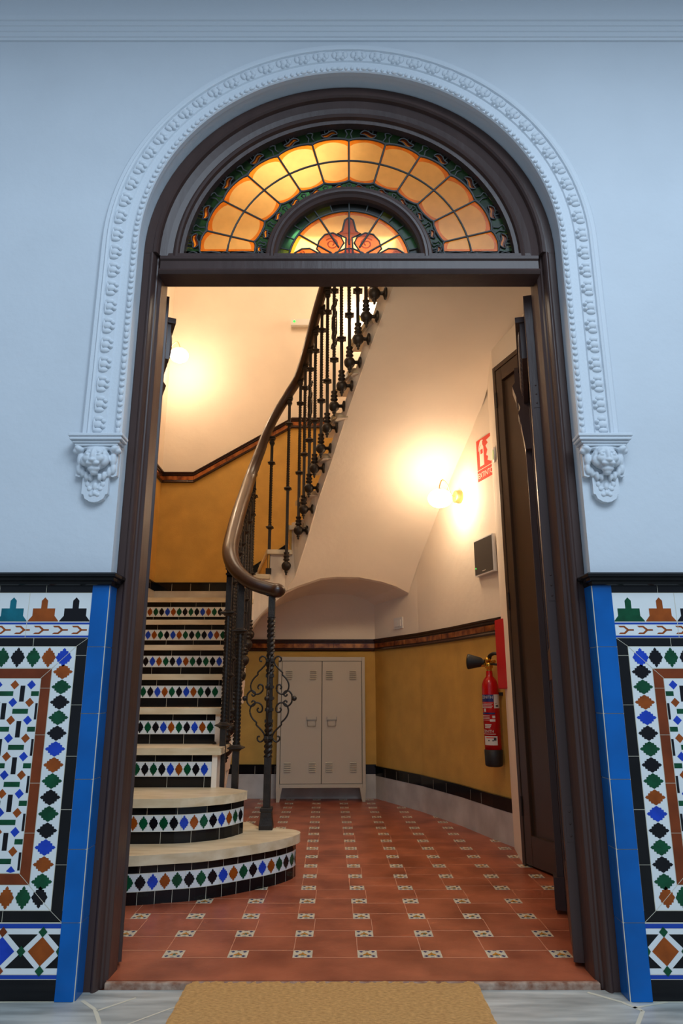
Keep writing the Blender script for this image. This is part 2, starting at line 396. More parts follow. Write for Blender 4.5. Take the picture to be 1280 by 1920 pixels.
# ---- dado rails: dark moulding, lustre tile strip, dark moulding
RP = [(0, 0), (.012, .0), (.020, .010), (.014, .020), (.006, .026), (.006, .072), (.016, .078), (.018, .088), (.028, .094), (.030, .106), (0, .106)]
def rail(name, pts, n_fn, label, tiles=True):
    """pts: 3D bottom line on the wall; n_fn: unit normals into the room at each point"""
    mb = MB(); loops = []
    for p, n in zip(pts, n_fn):
        p = Vector(p); n = Vector(n)
        loops.append([p + n * a + Vector((0, 0, b)) for a, b in RP])
    mb.loft(loops, 0, False, True, True)
    if tiles:
        for (p, n), (q, m) in zip(zip(pts, n_fn), list(zip(pts, n_fn))[1:]):
            p, q, n, m = Vector(p), Vector(q), Vector(n), Vector(m); L = (q - p).length; k = max(1, round(L / .20))
            for i in range(k):
                t0, t1 = (i + .01) / k, (i + .99) / k
                a, b = p.lerp(q, t0) + n * .0075, p.lerp(q, t1) + n.lerp(m, t1) * .0075 - n * 0
                z = Vector((0, 0, 1)); mb.poly([a + z * .03, b + z * .03, b + z * .068, a + z * .068], 1)
    return struct(mb.build(name, ['moulding', 'lustre']), label)
nb = (0, -1, 0)
rail('trim_3', [(x, YBW, z) for x, z in rail_line], [nb] * 4, 'dark rail with lustre tiles rising over the stair landing')
rail('trim_4', [(-1.2, YBW, 1.268), (.305, YBW, 1.268)], [nb] * 2, 'dark rail with lustre tiles above the locker')
def wn(i):
    t = Vector((WALLR[min(i + 1, 5)][0] - WALLR[max(i - 1, 0)][0], WALLR[min(i + 1, 5)][1] - WALLR[max(i - 1, 0)][1], 0)).normalized()
    n = Vector((t.y, -t.x, 0)); return n if n.x < 0 else -n
rail('trim_5', [(x, y, 1.268) for x, y in WALLR], [wn(i) for i in range(6)], 'dark rail along the right wall above the extinguisher')
rail('trim_6', [(XL, y, z) for y, z in left_line(1.275)], [(1, 0, 0)] * 4, 'dark rail on the left wall beside the lower flight')

# ---- baseboards: pale marble with a black tile band on top
def baseboard(name, pts, nrm, label, hm=.203, hb=.283):
    mb = MB(); z = Vector((0, 0, 1))
    for (p, n), (q, m) in zip(zip(pts, nrm), list(zip(pts, nrm))[1:]):
        p, q, n, m = Vector(p), Vector(q), Vector(n), Vector(m)
        def sl(a, b, t, mi):
            mb.prism([p + z * a, p + n * t + z * a, p + n * t + z * b, p + z * b], [q + z * a, q + m * t + z * a, q + m * t + z * b, q + z * b], mi)
        sl(0, hm, .012, 0); sl(hm, hb - .012, .014, 1); sl(hb - .012, hb, .022, 1)
        L = (q - p).length; k = max(1, round(L / .18))
        for i in range(1, k):
            a = p.lerp(q, i / k) + n.lerp(m, i / k) * .0146; d = (q - p).normalized() * .0012
            mb.poly([a - d + z * hm, a + d + z * hm, a + d + z * (hb - .012), a - d + z * (hb - .012)], 2)
    return struct(mb.build(name, ['base_marble', 'black_tile', 'grout']), label)
baseboard('baseboard_back', [(-1.3, YBW, 0), (.305, YBW, 0)], [nb] * 2, 'pale marble skirting with black tile band behind the locker')
baseboard('baseboard_right', [(x, y, 0) for x, y in WALLR], [wn(i) for i in range(6)], 'pale marble skirting with black tile band on the right wall', .19, .272)
baseboard('baseboard_landing', [(x, YBW, z - .283) for x, z in land_line[:3]], [nb] * 3, 'black tile band above the landing')
baseboard('baseboard_left', [(XL, y, z) for y, z in left_line(0)], [(1, 0, 0)] * 4, 'black tile band beside the lower flight')

# ================================================================== DOORWAY FRAME AND FANLIGHT
door = bpy.data.objects.new('door_1', None); COL.objects.link(door); door.location = (DC, .1, 0)
struct(door, 'dark brown arched door frame'); 
JP = [(0, .20), (0, .074), (.004, .070), (.030, .070), (.033, .064), (.040, .062), (.045, .068), (.050, .080), (.052, .094), (.058, .097), (.062, .104), (.072, .112), (.074, .20)]
for s in (-1, 1):
    mb = MB(); lp = [(DC + s * (R0 - a), y) for a, y in JP]
    mb.prism([(x, y, -.02) for x, y in lp], [(x, y, 2.676) for x, y in lp])
    mb.build('jamb', 'brown_paint', door, bevel=.002)
APF = [(.86, .20), (.86, .074), (.856, .070), (.822, .070), (.818, .062), (.806, .060), (.800, .068), (.796, .084), (.770, .098), (.748, .106), (.742, .098), (.734, .094), (.726, .100), (.722, .115), (.706, .118), (.704, .20)]
mb = MB(); loops = []
for i in range(65):
    a = PI * i / 64; loops.append([(DC - r * math.cos(a), y, CZ + r * math.sin(a)) for r, y in APF])
mb.loft(loops, 0, False, True, True); o = mb.build('arch_frame', 'brown_paint', door)
for p in o.data.polygons: p.use_smooth = False
TP = [(.20, 2.60), (.165, 2.60), (.160, 2.577), (.072, 2.577), (.066, 2.584), (.062, 2.590), (.068, 2.600), (.082, 2.604), (.082, 2.646), (.074, 2.652), (.072, 2.664), (.080, 2.670), (.098, 2.674), (.100, 2.696), (.118, 2.702), (.20, 2.702)]
mb = MB(); mb.prism([(DC - .79, y, z) for y, z in TP], [(DC + .79, y, z) for y, z in TP])
mb.build('transom', 'brown_paint', door)
IPF = [(.356, .20), (.356, .108), (.350, .102), (.338, .100), (.332, .094), (.322, .094), (.316, .104), (.306, .112), (.302, .126), (.302, .20)]
mb = MB(); loops = []
for i in range(41):
    a = PI * i / 40; loops.append([(DC - r * math.cos(a), y, CZ + .005 + r * math.sin(a)) for r, y in IPF])
mb.loft(loops, 0, False, True, True); mb.build('inner_arch_frame', 'brown_paint', door)

fan = bpy.data.objects.new('window_1', None); COL.objects.link(fan); fan.location = (DC, .15, 2.7)
struct(fan, 'amber stained glass fanlight over the doorway')
YG = .150
def pol(r, deg, y=YG): a = math.radians(deg); return (DC - r * math.cos(a), y, CZ + r * math.sin(a))
ZB = 2.700
GM = ['g_amber', 'g_orange', 'g_green', 'g_moss', 'g_dark', 'g_brown', 'g_gold', 'o_gold', 'o_dark']
gm = MB(); ld = MB()
def clampz(p, z=ZB): return (p[0], p[1], max(p[2], z))
def lead(pts, r=.0045, closed=False): ld.tube([(p[0], YG - .004, p[2]) for p in pts], r, 6, 0, closed)
def pane_ring(outer, inner):
    n = len(outer)
    for i in range(n): gm.poly([outer[i], outer[(i + 1) % n], inner[(i + 1) % n], inner[i]], 1)
    gm.poly(inner, 0)
RI, RM, RO = .425, .530, .640
def cell(a0, a1, rin, rout, scal_in, scal_out):
    """amber pane; the scalloped side carries an orange edge"""
    N = 10; out = []; inn = []
    sh = .020
    for k in range(N + 1):
        t = k / N; a = lerp(a0, a1, t); bump = .016 * math.sin(PI * t) ** .6
        r = rout + (bump if scal_out else 0)
        out.append(pol(r, a)); t2 = .05 + .9 * t if True else t
        inn.append(pol(r - (sh * (1.35 - .4 * math.sin(PI * t)) if scal_out else .0005), lerp(a0, a1, .04 + .92 * t)))
    for k in range(N, -1, -1):
        t = k / N; a = lerp(a0, a1, t); bump = .012 * math.sin(PI * t) ** .6
        r = rin - (bump if scal_in else 0)
        out.append(pol(r, a)); inn.append(pol(r + (sh * (1.25 - .4 * math.sin(PI * t)) if scal_in else .0005), lerp(a0, a1, .04 + .92 * t)))
    pane_ring([clampz(p, ZB + .038) for p in out], [clampz(p, ZB + .052) for p in inn])
for c in range(12):
    a0, a1 = 15 * c, 15 * c + 15
    if c == 0: a0 = 4.6
    if c == 11: a1 = 175.4
    cell(a0, a1, RM, RO, False, True); cell(a0, a1, RI, RM, True, False)
    # outer and inner scallops, ornaments
    for (rb, rr, sgn, w, hh) in ((RO, .678, 1, .060, .015), (RI, .392, -1, .036, .010)):
        am = (a0 + a1) / 2
        arc = [pol(rb + sgn * .014 * math.sin(PI * k / 10) ** .6, lerp(a0, a1, k / 10)) for k in range(11)]
        lead([clampz(p, ZB + .02) for p in arc], .0055)
        # border glass in radial strips: dark glass, brown leaf with a gold vein, dark glass
        r2 = .705 if sgn > 0 else .354
        b0 = 0 if c == 0 else a0; b1 = 180 if c == 11 else a1
        dw = math.degrees(w / rr) * .62; flip = 1 if am < 90 else -1
        def rs(ang): return rb + sgn * .014 * math.sin(PI * min(max((ang - a0) / (a1 - a0), 0), 1)) ** .6
        def leaf_r(t):
            th = hh * (1 - .5 * abs(t)) * math.sqrt(max(0, 1 - t ** 6)); off = flip * hh * .5 * math.sin(PI * t)
            return rr + off - th, rr + off - th * .30 + flip * hh * .2, rr + off + th * .30 + flip * hh * .2, rr + off + th
        N = 14; cols = []
        for k in range(N + 1):
            t = k / N * 2 - 1; ang = am + t * dw; q = leaf_r(t); lo_r, hi_r = min(rs(ang), r2), max(rs(ang), r2)
            q = [min(max(v, lo_r + .0005), hi_r - .0005) for v in q]; cols.append([pol(v, ang) for v in [lo_r] + q + [hi_r]])
        for k in range(N):
            for b, mi in ((0, 4), (1, 5), (2, 6 if 1 < k < 12 else 5), (3, 5), (4, 3 if c in (0, 1, 11) and k % 3 == 0 else 4)):
                gm.poly([clampz(p) for p in (cols[k][b], cols[k + 1][b], cols[k + 1][b + 1], cols[k][b + 1])], mi)
        for e0, e1 in ((b0, am - dw), (am + dw, b1)):
            for k in range(4):
                p0, p1 = lerp(e0, e1, k / 4), lerp(e0, e1, (k + 1) / 4)
                gm.poly([clampz(p) for p in (pol(rs(p0), p0), pol(rs(p1), p1), pol(r2, p1), pol(r2, p0))], 2)
        lead([clampz(q[1], ZB + .004) for q in cols] + [clampz(q[4], ZB + .006) for q in cols[::-1]], .0032, True)
        for t in (-.5, 0, .5):
            ang = am + t * dw; lead([clampz(pol(leaf_r(t)[3 if sgn > 0 else 0], ang)), clampz(pol(r2, ang))], .0022)
for k in range(1, 12):
    a = 15 * k
    lead([pol(RI, a), pol(RO, a)], .0045)
    for (rr, w, h) in ((.674, .021, .026), (.390, .014, .016)):       # waisted green knobs on the spokes
        sh = [(-1, -.8), (-.45, 0), (-1, .8), (-.4, 1.05), (.4, 1.05), (1, .8), (.45, 0), (1, -.8), (.4, -1.05), (-.4, -1.05)]
        da = math.degrees(1 / rr)
        pts = [pol(rr + v * h, a + u * w * da * .75, YG - .003) for u, v in sh]
        lead(pts, .0034, True)
lead([pol(RM, a) for a in range(6, 175, 4)], .0045)
# bottom border of the big panes
for s in (-1, 1):
    for r0, r1, mi in ((.655, .69, 2), (.555, .635, 5), (.515, .545, 2), (.415, .505, 5), (.37, .405, 2)):
        p = [(DC + s * r0, YG - .002, ZB + .006), (DC + s * r1, YG - .002, ZB + .006), (DC + s * r1, YG - .002, ZB + .030), (DC + s * (r0 + r1) / 2, YG - .002, ZB + .036), (DC + s * r0, YG - .002, ZB + .030)]
        gm.poly(p, mi); lead(p, .004, True)
        if mi == 5:
            for u in (.25, .5, .75):
                x = lerp(r0, r1, u); gm.poly([(DC + s * (x - .014), YG - .003, ZB + .012), (DC + s * (x + .002), YG - .003, ZB + .010), (DC + s * (x + .014), YG - .003, ZB + .025), (DC + s * x, YG - .003, ZB + .026)], 6)
    for k in range(8):
        x0, x1 = .355 + k * .044, .399 + k * .044
        gm.poly([(DC + s * x0, YG, ZB), (DC + s * x1, YG, ZB), (DC + s * x1, YG, ZB + .042), (DC + s * x0, YG, ZB + .042)], 4)
# inner lunette
C2 = CZ + .005
def pol2(r, deg, y=YG): a = math.radians(deg); return (DC - r * math.cos(a), y, max(C2 + r * math.sin(a), ZB))
ra, rb = .262, .303
cuts = [3, 14, 26, 38, 50, 60, 74, 90, 106, 120, 130, 142, 154, 166, 177]
for i, (a, b) in enumerate(zip(cuts, cuts[1:])):
    gm.poly([pol2(ra, lerp(a, b, k / 3)) for k in range(4)] + [pol2(rb, lerp(b, a, k / 3)) for k in range(4)], [3, 2, 2, 2, 3, 3, 4][min(i, 13 - i)] if i < 7 else [4, 4, 3, 2, 2, 2, 4][i - 7])
    lead([pol2(ra, b), pol2(rb, b)], .0035)
lead([pol2(ra, a) for a in range(4, 178, 4)], .005)
lead([(DC - .69, YG, ZB + .001), (DC - .36, YG, ZB + .001)], .004); lead([(DC + .36, YG, ZB + .001), (DC + .69, YG, ZB + .001)], .004)
lead([(DC - .30, YG, ZB + .003), (DC + .30, YG, ZB + .003)], .005)
am_c = [4, 33, 60, 90, 120, 147, 176]
for a, b in zip(am_c, am_c[1:]):
    out = [pol2(ra, lerp(a, b, k / 8)) for k in range(9)] + [pol2(.03, lerp(b, a, k / 8)) for k in range(9)]
    inn = [pol2(ra - .018, lerp(a, b, .05 + .9 * k / 8)) for k in range(9)] + [pol2(.045, lerp(b, a, .05 + .9 * k / 8)) for k in range(9)]
    pane_ring(out, inn)
    if b < 176: lead([pol2(.09, b), pol2(ra, b)], .0045)
def orn(pts, mi, dy=.003, r=.004, cl=True):
    p = [(DC + x, YG - dy, ZB + z) for x, z in pts]; gm.poly(p, mi)
    if cl: lead(p, r, True)
orn([(-.018, .0), (.018, .0), (.013, .105), (.052, .125), (.03, .14), (.018, .195), (0, .21), (-.018, .195), (-.03, .14), (-.052, .125), (-.013, .105)], 7, .0045)
orn([(-.05, .132), (.05, .132), (.04, .126), (-.04, .126)], 8, .0055, cl=False); orn([(-.006, .05), (.006, .05), (.008, .1), (-.008, .1)], 8, .0055, cl=False)
for s in (-1, 1):
    orn([(s * x, z) for x, z in [(.022, .08), (.035, .11), (.07, .13), (.105, .122), (.13, .09), (.14, .05), (.12, .025), (.09, .012), (.05, .03)]], 7, .003)
    orn([(s * x, z) for x, z in [(.0, .0), (.085, .0), (.06, .03), (.02, .05), (0, .052)]], 7, .0035)
    orn([(s * x, z) for x, z in [(.09, .005), (.13, .028), (.17, .052), (.205, .05), (.235, .03), (.25, .005)]], 7, .003)
    for (cx, cz, R, tn) in ((.075, .075, .03, 1.6), (.205, .026, .016, 1.3), (.15, .02, .012, 1.2)):
        pts = []
        for k in range(22):
            t = k / 21; a = t * tn * 2 * PI + .6; r = R * (1 - .75 * t); pts.append((cx + r * math.cos(a), cz + r * math.sin(a)))
        for (x0, z0), (x1, z1) in zip(pts, pts[1:]):
            d = Vector((x1 - x0, z1 - z0)); n = Vector((-d.y, d.x)).normalized() * .0028
            gm.poly([(DC + s * (x0 - n.x), YG - .0045, ZB + z0 - n.y), (DC + s * (x1 - n.x), YG - .0045, ZB + z1 - n.y), (DC + s * (x1 + n.x), YG - .0045, ZB + z1 + n.y), (DC + s * (x0 + n.x), YG - .0045, ZB + z0 + n.y)], 8)
    orn([(s * x, z) for x, z in [(.03, .118), (.07, .132), (.10, .126), (.08, .112), (.05, .112)]], 8, .0045, cl=False)
    orn([(s * x, z) for x, z in [(.008, .012), (.04, .01), (.03, .032), (.012, .042)]], 8, .005, cl=False)
gm.build('glass_panes', GM, fan); ld.build('lead_came', 'lead', fan)

# ================================================================== ARCH MOULDING AND CORBELS
arch = thing('arch_moulding', 'white stucco moulding of leaves and beads running around the arch', 'moulding', (DC, 0, 1.85))
AM = [(.858, .014), (.858, -.006), (.862, -.012), (.882, -.012), (.886, -.004), (.892, -.002), (.918, -.002), (.922, -.008), (.972, -.008), (.976, -.016), (.984, -.018), (.990, -.012), (1.004, -.012), (1.012, -.004), (1.014, .014)]
def sweep_pts():
    pts = []
    for k in range(9): pts.append(('L', lerp(1.822, CZ, k / 8)))
    for k in range(1, 60): pts.append(('A', PI * k / 60))
    for k in range(9): pts.append(('R', lerp(CZ, 1.822, k / 8)))
    return pts
def on_arch(kind, t, r):
    if kind == 'L': return (DC - r, t)
    if kind == 'R': return (DC + r, t)
    return (DC - r * math.cos(t), CZ + r * math.sin(t))
mb = MB(); mb.loft([[(on_arch(k, t, r)[0], y, on_arch(k, t, r)[1]) for r, y in AM] for k, t in sweep_pts()], 0, False, True, True)
mb.build('band', 'stucco', arch)
def along(step, r):
    """points at equal steps along the moulding at radius r, with tangent angle"""
    straight = CZ - 1.835; tot = 2 * straight + PI * r; n = int(tot / step); out = []
    for i in range(n):
        s = (i + .5) * tot / n
        if s < straight: out.append((DC - r, 1.835 + s, PI / 2))
        elif s < straight + PI * r: a = (s - straight) / r; out.append((DC - r * math.cos(a), CZ + r * math.sin(a), PI / 2 - a))
        else: out.append((DC + r, CZ - (s - straight - PI * r), -PI / 2))
    return out
mb = MB()
for i, (x, z, a) in enumerate(along(.0265, .872)):            # bead and reel
    rot = Matrix.Rotation(-a, 3, 'Y')
    big = i % 5 in (0, 1)
    mb.ell((x, -.012, z), (.0155 if big else .0085, .009, .0095 if big else .010), 0, 8, 6, rot)
mb.build('bead_row', 'stucco', arch)
mb = MB()
for i, (x, z, a) in enumerate(along(.082, .947)):             # leaves with curled tips
    rot = Matrix.Rotation(-a, 3, 'Y')
    def loc(u, v): return (x + math.cos(a) * u - math.sin(a) * v, z + math.sin(a) * u + math.cos(a) * v)
    for u, v, ru, rv, dep in ((0, .004, .017, .021, .011), (-.024, .004, .012, .019, .009), (.024, .004, .012, .019, .009), (-.010, -.017, .009, .009, .013), (.012, -.017, .009, .009, .013), (.0, .018, .034, .006, .008)):
        px, pz = loc(u, v); mb.ell((px, -.008, pz), (ru, dep, rv), 0, 8, 6, rot)
mb.build('leaf_row', 'stucco', arch)

def corbel(x, label):
    t = thing('lion_corbel', label, 'corbel', (x, 0, 1.57), 'lion head corbels at the feet of the arch')
    mb = MB()
    for w, d, z0, z1 in ((.100, .060, 1.812, 1.824), (.096, .055, 1.800, 1.812), (.088, .046, 1.790, 1.800), (.080, .040, 1.780, 1.790)):
        mb.box((x - w, -d, z0), (x + w, .014, z1))
    mb.build('abacus', 'stucco', t, bevel=.003)
    mb = MB()
    pl = [(-.076, 1.782), (-.076, 1.672), (-.062, 1.668), (-.048, 1.672), (-.048, 1.604), (-.040, 1.600), (-.034, 1.585), (-.016, 1.574), (0, 1.571)]
    pl = pl + [(-a, b) for a, b in pl[-2::-1]]
    mb.prism([(x + a, .014, z) for a, z in pl], [(x + a, -.012, z) for a, z in pl]); mb.build('back_plate', 'stucco', t, bevel=.003)
    mb = MB()
    E = mb.ell
    E((x, -.026, 1.735), (.050, .034, .046)); E((x, -.036, 1.758), (.036, .026, .020))
    for s in (-1, 1):
        E((x + s * .020, -.052, 1.727), (.021, .014, .016)); E((x + s * .034, -.038, 1.722), (.020, .016, .022))
        E((x + s * .021, -.055, 1.750), (.014, .008, .006), rot=Matrix.Rotation(s * .35, 3, 'Y'))
        E((x + s * .066, -.024, 1.772), (.020, .020, .014), rot=Matrix.Rotation(s * -.5, 3, 'Y')); E((x + s * .078, -.022, 1.764), (.012, .014, .012))
        E((x + s * .060, -.016, 1.735), (.014, .014, .030)); E((x + s * .062, -.014, 1.698), (.012, .012, .022)); E((x + s * .048, -.014, 1.686), (.010, .012, .020))
        E((x + s * .012, -.058, 1.706), (.014, .010, .008)); E((x + s * .032, -.018, 1.670), (.009, .012, .018)); E((x + s * .016, -.018, 1.664), (.008, .012, .016))
        E((x + s * .028, -.010, 1.64), (.010, .008, .012)); E((x + s * .020, -.010, 1.622), (.010, .008, .010)); E((x + s * .012, -.010, 1.600), (.010, .008, .009))
    E((x, -.058, 1.735), (.011, .014, .026)); E((x, -.066, 1.716), (.013, .010, .008)); E((x, -.042, 1.690), (.024, .014, .012)); E((x, -.036, 1.680), (.016, .014, .014))
    E((x, -.012, 1.632), (.010, .008, .016)); E((x, -.012, 1.606), (.009, .008, .010)); E((x, -.020, 1.775), (.066, .020, .010))
    for s in (-1, 1): E((x + s * .021, -.0625, 1.738), (.008, .006, .005))
    mb.build('lion_head', 'stucco', t, remesh=.0026)
    return t
corbel(-.905, 'white lion head corbel under the left foot of the arch moulding')
corbel(.971, 'white lion head corbel under the right foot of the arch moulding')

# ================================================================== TILED DADOS
TM = ['white_tile', 'black_tile', 'line_blue', 'st_blue', 'st_green', 'st_brown', 'st_black', 'brown_tile', 'grout', 'teal']
def dado(s, label, name='tiled_dado'):
    """s = -1 left of the door, +1 right of the door; distances measured away from the blue edge"""
    xe = -.881 if s < 0 else .955          # outer edge of blue tiles
    X = lambda d: xe + s * d
    W = 1.15
    root = thing(name, label, 'tile panel', (X(.5), 0, -.02))
    mb = MB(); e = .0
    def rect(d0, d1, z0, z1, mi, off=0.0):
        p = [(X(d0), -off, z0), (X(d1), -off, z0), (X(d1), -off, z1), (X(d0), -off, z1)]
        mb.poly(p if s > 0 else p[::-1], mi)
    def poly(pts, mi, off=.0008):
        p = [(X(d), -off, z) for d, z in pts]; mb.poly(p if s > 0 else p[::-1], mi)
    mb.box((min(X(0), X(W)), .0, -.02), (max(X(0), X(W)), .0118, 1.269), 8)
    g = .0016
    def tiles_h(d0, d1, z0, z1, mi, L, ph=0.0):
        d = d0 - ph
        while d < d1:
            a, b = max(d, d0), min(d + L, d1)
            if b - a > .004: rect(a + g / 2, b - g / 2, z0, z1, mi, .0004)
            d += L
    # skirting, diamond frieze
    tiles_h(0, W, -.018, .040, 1, .28)
    rect(0, W, .042, .053, 2, .0004); rect(0, W, .0545, .071, 0, .0004); rect(0, W, .0715, .165, 1, .0004); rect(0, W, .1655, .181, 0, .0004); rect(0, W, .182, .195, 2, .0004)
    zc = .118; dd = .126
    for k in range(9):
        c = .056 + k * dd; hw, hh = .061, .060
        def dia(cc, r1, r2, mi, off): poly([(cc, zc + r2), (cc + r1, zc), (cc, zc - r2), (cc - r1, zc)], mi, off)
        if c > .04: dia(c, .066, .062, 0, .0008); dia(c, .042, .041, 3 if k % 2 else 5, .0014)
        for (ca, za, m2) in ((c, zc + .054, 4 if k % 2 == 0 else 7), (c, zc - .054, 4 if k % 2 == 0 else 7)):
            poly([(ca, za + .015), (ca + .014, za), (ca, za - .015), (ca - .014, za)], m2, .0018)
        ca = c + dd / 2; poly([(ca, zc + .016), (ca + .014, zc), (ca, zc - .016), (ca - .014, zc)], 4, .0018)
    poly([(0, zc + .016), (.010, zc), (0, zc - .016)], 4, .0018)
    # black frame
    zt, zb = 1.083, .199
    tiles_h(.0, W, zb, .231, 1, .19); tiles_h(.0, W, 1.055, zt, 1, .19)
    z = zb
    while z < zt:
        z1 = min(z + .165, zt); rect(.002, .038, z + g / 2, z1 - g / 2, 1, .0006); z = z1
    for za, zb2 in ((1.055, zt), (.231, zb)): poly([(.038, za), (.040, za), (.002, zb2), (.0, zb2)], 8, .001)
    # star border
    rect(.040, W, .233, .304, 0, .0004); rect(.040, W, .981, 1.053, 0, .0004); rect(.040, .114, .3045, .9805, 0, .0004)
    def star(dc, zc_, vert, mi, w=.0245, h=.034, off=.0010):
        pts = [(dc + a * w, zc_ + b * h) if vert else (dc + b * h, zc_ + a * w) for a, b in STAR]
        poly(pts, mi, off)
    seqL = [5, 4, 6, 4, 6, 3, 5, 4, 6, 4, 6, 3, 5, 4]; seqR = [6, 4, 5, 3, 6, 4, 6, 4, 5, 3, 6, 4, 6, 4]
    seq = seqL if s < 0 else seqR
    cx = .077
    for k in range(14): star(cx, .9645 - k * .0503 + .004, False, seq[k])
    for k in range(19):
        top = ([5, 4, 6, 4, 5, 3, 4] if s < 0 else [6, 4, 6, 5, 3, 4, 6])[k % 7]; bot = ([4, 5, 3, 6, 4, 6, 5] if s < 0 else [4, 6, 4, 5, 3, 6, 4])[k % 7]
        star(cx + .054 + k * .0535, 1.017, True, top); star(cx + .054 + k * .0535, .2685, True, bot)
    star(cx + .002, 1.017, True, 3, .028, .032); star(cx + .002, .270, True, 6 if s < 0 else 5, .026, .032)
    for za, zb2 in ((.304, .233), (.981, 1.053)): poly([(.114, za), (.116, za), (.042, zb2), (.040, zb2)], 8, .0014)
    # brown border
    tiles_h(.116, W, .306, .338, 7, .19); tiles_h(.116, W, .947, .979, 7, .19)
    z = .306
    while z < .979:
        z1 = min(z + .152, .979); rect(.116, .149, z + g / 2, z1 - g / 2, 7, .0006); z = z1
    for za, zb2 in ((.338, .306), (.947, .979)): poly([(.150, za), (.152, za), (.118, zb2), (.116, zb2)], 8, .001)
    # lattice field
    rect(.151, W, .340, .945, 0, .0004)
    pz = .0580; px = .0570
    def clip(pts):
        pts = [(min(max(d, .1515), W), min(max(zz, .3405), .9445)) for d, zz in pts]
        return pts
    for r in range(-1, 12):
        for c in range(0, 19):
            d, zz = .180 + c * px, .925 - r * pz
            if .341 < zz < .944:
                m_ = 3 if (r + c) % 2 == 0 else 5
                poly(clip([(d, zz + .0155), (d + .0150, zz), (d, zz - .0155), (d - .0150, zz)]), m_)
            d2, z2 = d - px / 2, zz - pz / 2
            if z2 < .332 or z2 > .953: continue
            if (r + c) % 2 == 0: q = clip([(d2 - .0265, z2 - .008), (d2 + .0265, z2 - .008), (d2 + .0265, z2 + .008), (d2 - .0265, z2 + .008)]); poly(q, 4)
            else: q = clip([(d2 - .008, z2 - .0265), (d2 + .008, z2 - .0265), (d2 + .008, z2 + .0265), (d2 - .008, z2 + .0265)]); poly(q, 6)
    # chevron band
    rect(0, W, 1.0845, 1.139, 0, .0004); rect(0, W, 1.0850, 1.0915, 2, .0008); rect(0, W, 1.130, 1.1365, 2, .0008)
    zc = 1.111
    for k in range(16):
        d = .006 + k * .0665
        if s < 0: d2 = lambda u: d + (.062 - u)
        else: d2 = lambda u: d + u
        poly([(d2(u), zc + v) for u, v in [(.006, .0145), (.028, .0145), (.042, .0028), (.060, .0028), (.060, -.0028), (.042, -.0028), (.028, -.0145), (.006, -.0145), (.012, -.009), (.025, -.009), (.035, 0), (.025, .009), (.012, .009)]], 5, .0009)
    # merlons
    rect(0, W, 1.140, 1.240, 0, .0004)
    mc = [6, 5, 9, 6, 5, 4, 6, 5, 4, 6] if s < 0 else [4, 5, 6, 4, 5, 6, 4, 5, 6, 4]
    for k in range(10):
        c = .055 + k * .1105
        h = [(-.053, 1.1405), (-.053, 1.143), (-.039, 1.160), (-.039, 1.186), (-.011, 1.186), (-.011, 1.213), (0, 1.225)]
        pts = h + [(-a, b) for a, b in h[-2::-1]]
        poly([(c + a, b) for a, b in pts], mc[k])
    for k in range(1, 6): rect(k * .221 - .0008, k * .221 + .0008, 1.084, 1.24, 8, .001)
    tiles_h(0, W, 1.2415, 1.268, 1, .165)
    mb.build('patterned_tiles', TM, root)
    # blue corner tiles, glazed round the edge into the opening
    x0 = -.8815 if s < 0 else .9555; x1 = -.819 if s < 0 else .885
    zs = [1.268, 1.053, .831, .622, .410, .198, -.02]
    for a, b in zip(zs, zs[1:]):
        m2 = MB(); xa, xb = min(x0, x1), max(x0, x1)
        sx = -s; rr_ = .012                       # the rounded edge faces the opening
        pl = [(x0, .0), (x0, -.003), (x1 - sx * rr_, -.003)] + [(x1 - sx * rr_ * (1 - math.sin(PI / 2 * q / 5)), -.003 + rr_ * (1 - math.cos(PI / 2 * q / 5))) for q in range(1, 6)] + [(x1, .068), (x0, .068)]
        m2.prism([(px_, py_, b + .0011) for px_, py_ in pl], [(px_, py_, a - .0011) for px_, py_ in pl]); m2.build('blue_edge_tile', 'blue_tile', root)
    m2 = MB(); xa, xb = min(x0, x1) + .002, max(x0, x1) - .002
    m2.box((xa, .0, -.02), (xb, .066, 1.268)); m2.build('grout_bed', 'grout', root)
    return root
dado(-1, 'tall panel of patterned Moorish tiles left of the doorway, with bright blue edge tiles')
dado(1, 'tall panel of patterned Moorish tiles right of the doorway, with bright blue edge tiles')
CAPP = [(.012, 1.266), (-.012, 1.266), (-.018, 1.270), (-.020, 1.278), (-.032, 1.281), (-.034, 1.290), (-.046, 1.293), (-.048, 1.302), (-.040, 1.308), (.012, 1.308)]
for s, xi, lab, n in ((-1, -.788, 'black moulded capping on the left tile panel', 'trim_7'), (1, .860, 'black moulded capping on the right tile panel', 'trim_8')):
    mb = MB(); xo = xi + s * 1.28
    loops = [[(xo, y, z) for y, z in CAPP], [(xi + s * .045, y, z) for y, z in CAPP]]
    for k in range(1, 7):                     # rounded return into the opening
        a = PI / 2 * k / 6
        loops.append([(xi + s * (.045 - .045 * math.sin(a) * ((.012 - y) / .06)), y if k < 6 else .0 + y * .0 + .02 - (.012 - y) * .35, z) for y, z in CAPP])
    loops.append([(xi + s * (.045 - .045 * ((.012 - y) / .06)), .066, z) for y, z in CAPP])
    mb.loft(loops, 0, False, True, True); struct(mb.build(n, 'black_tile'), lab)

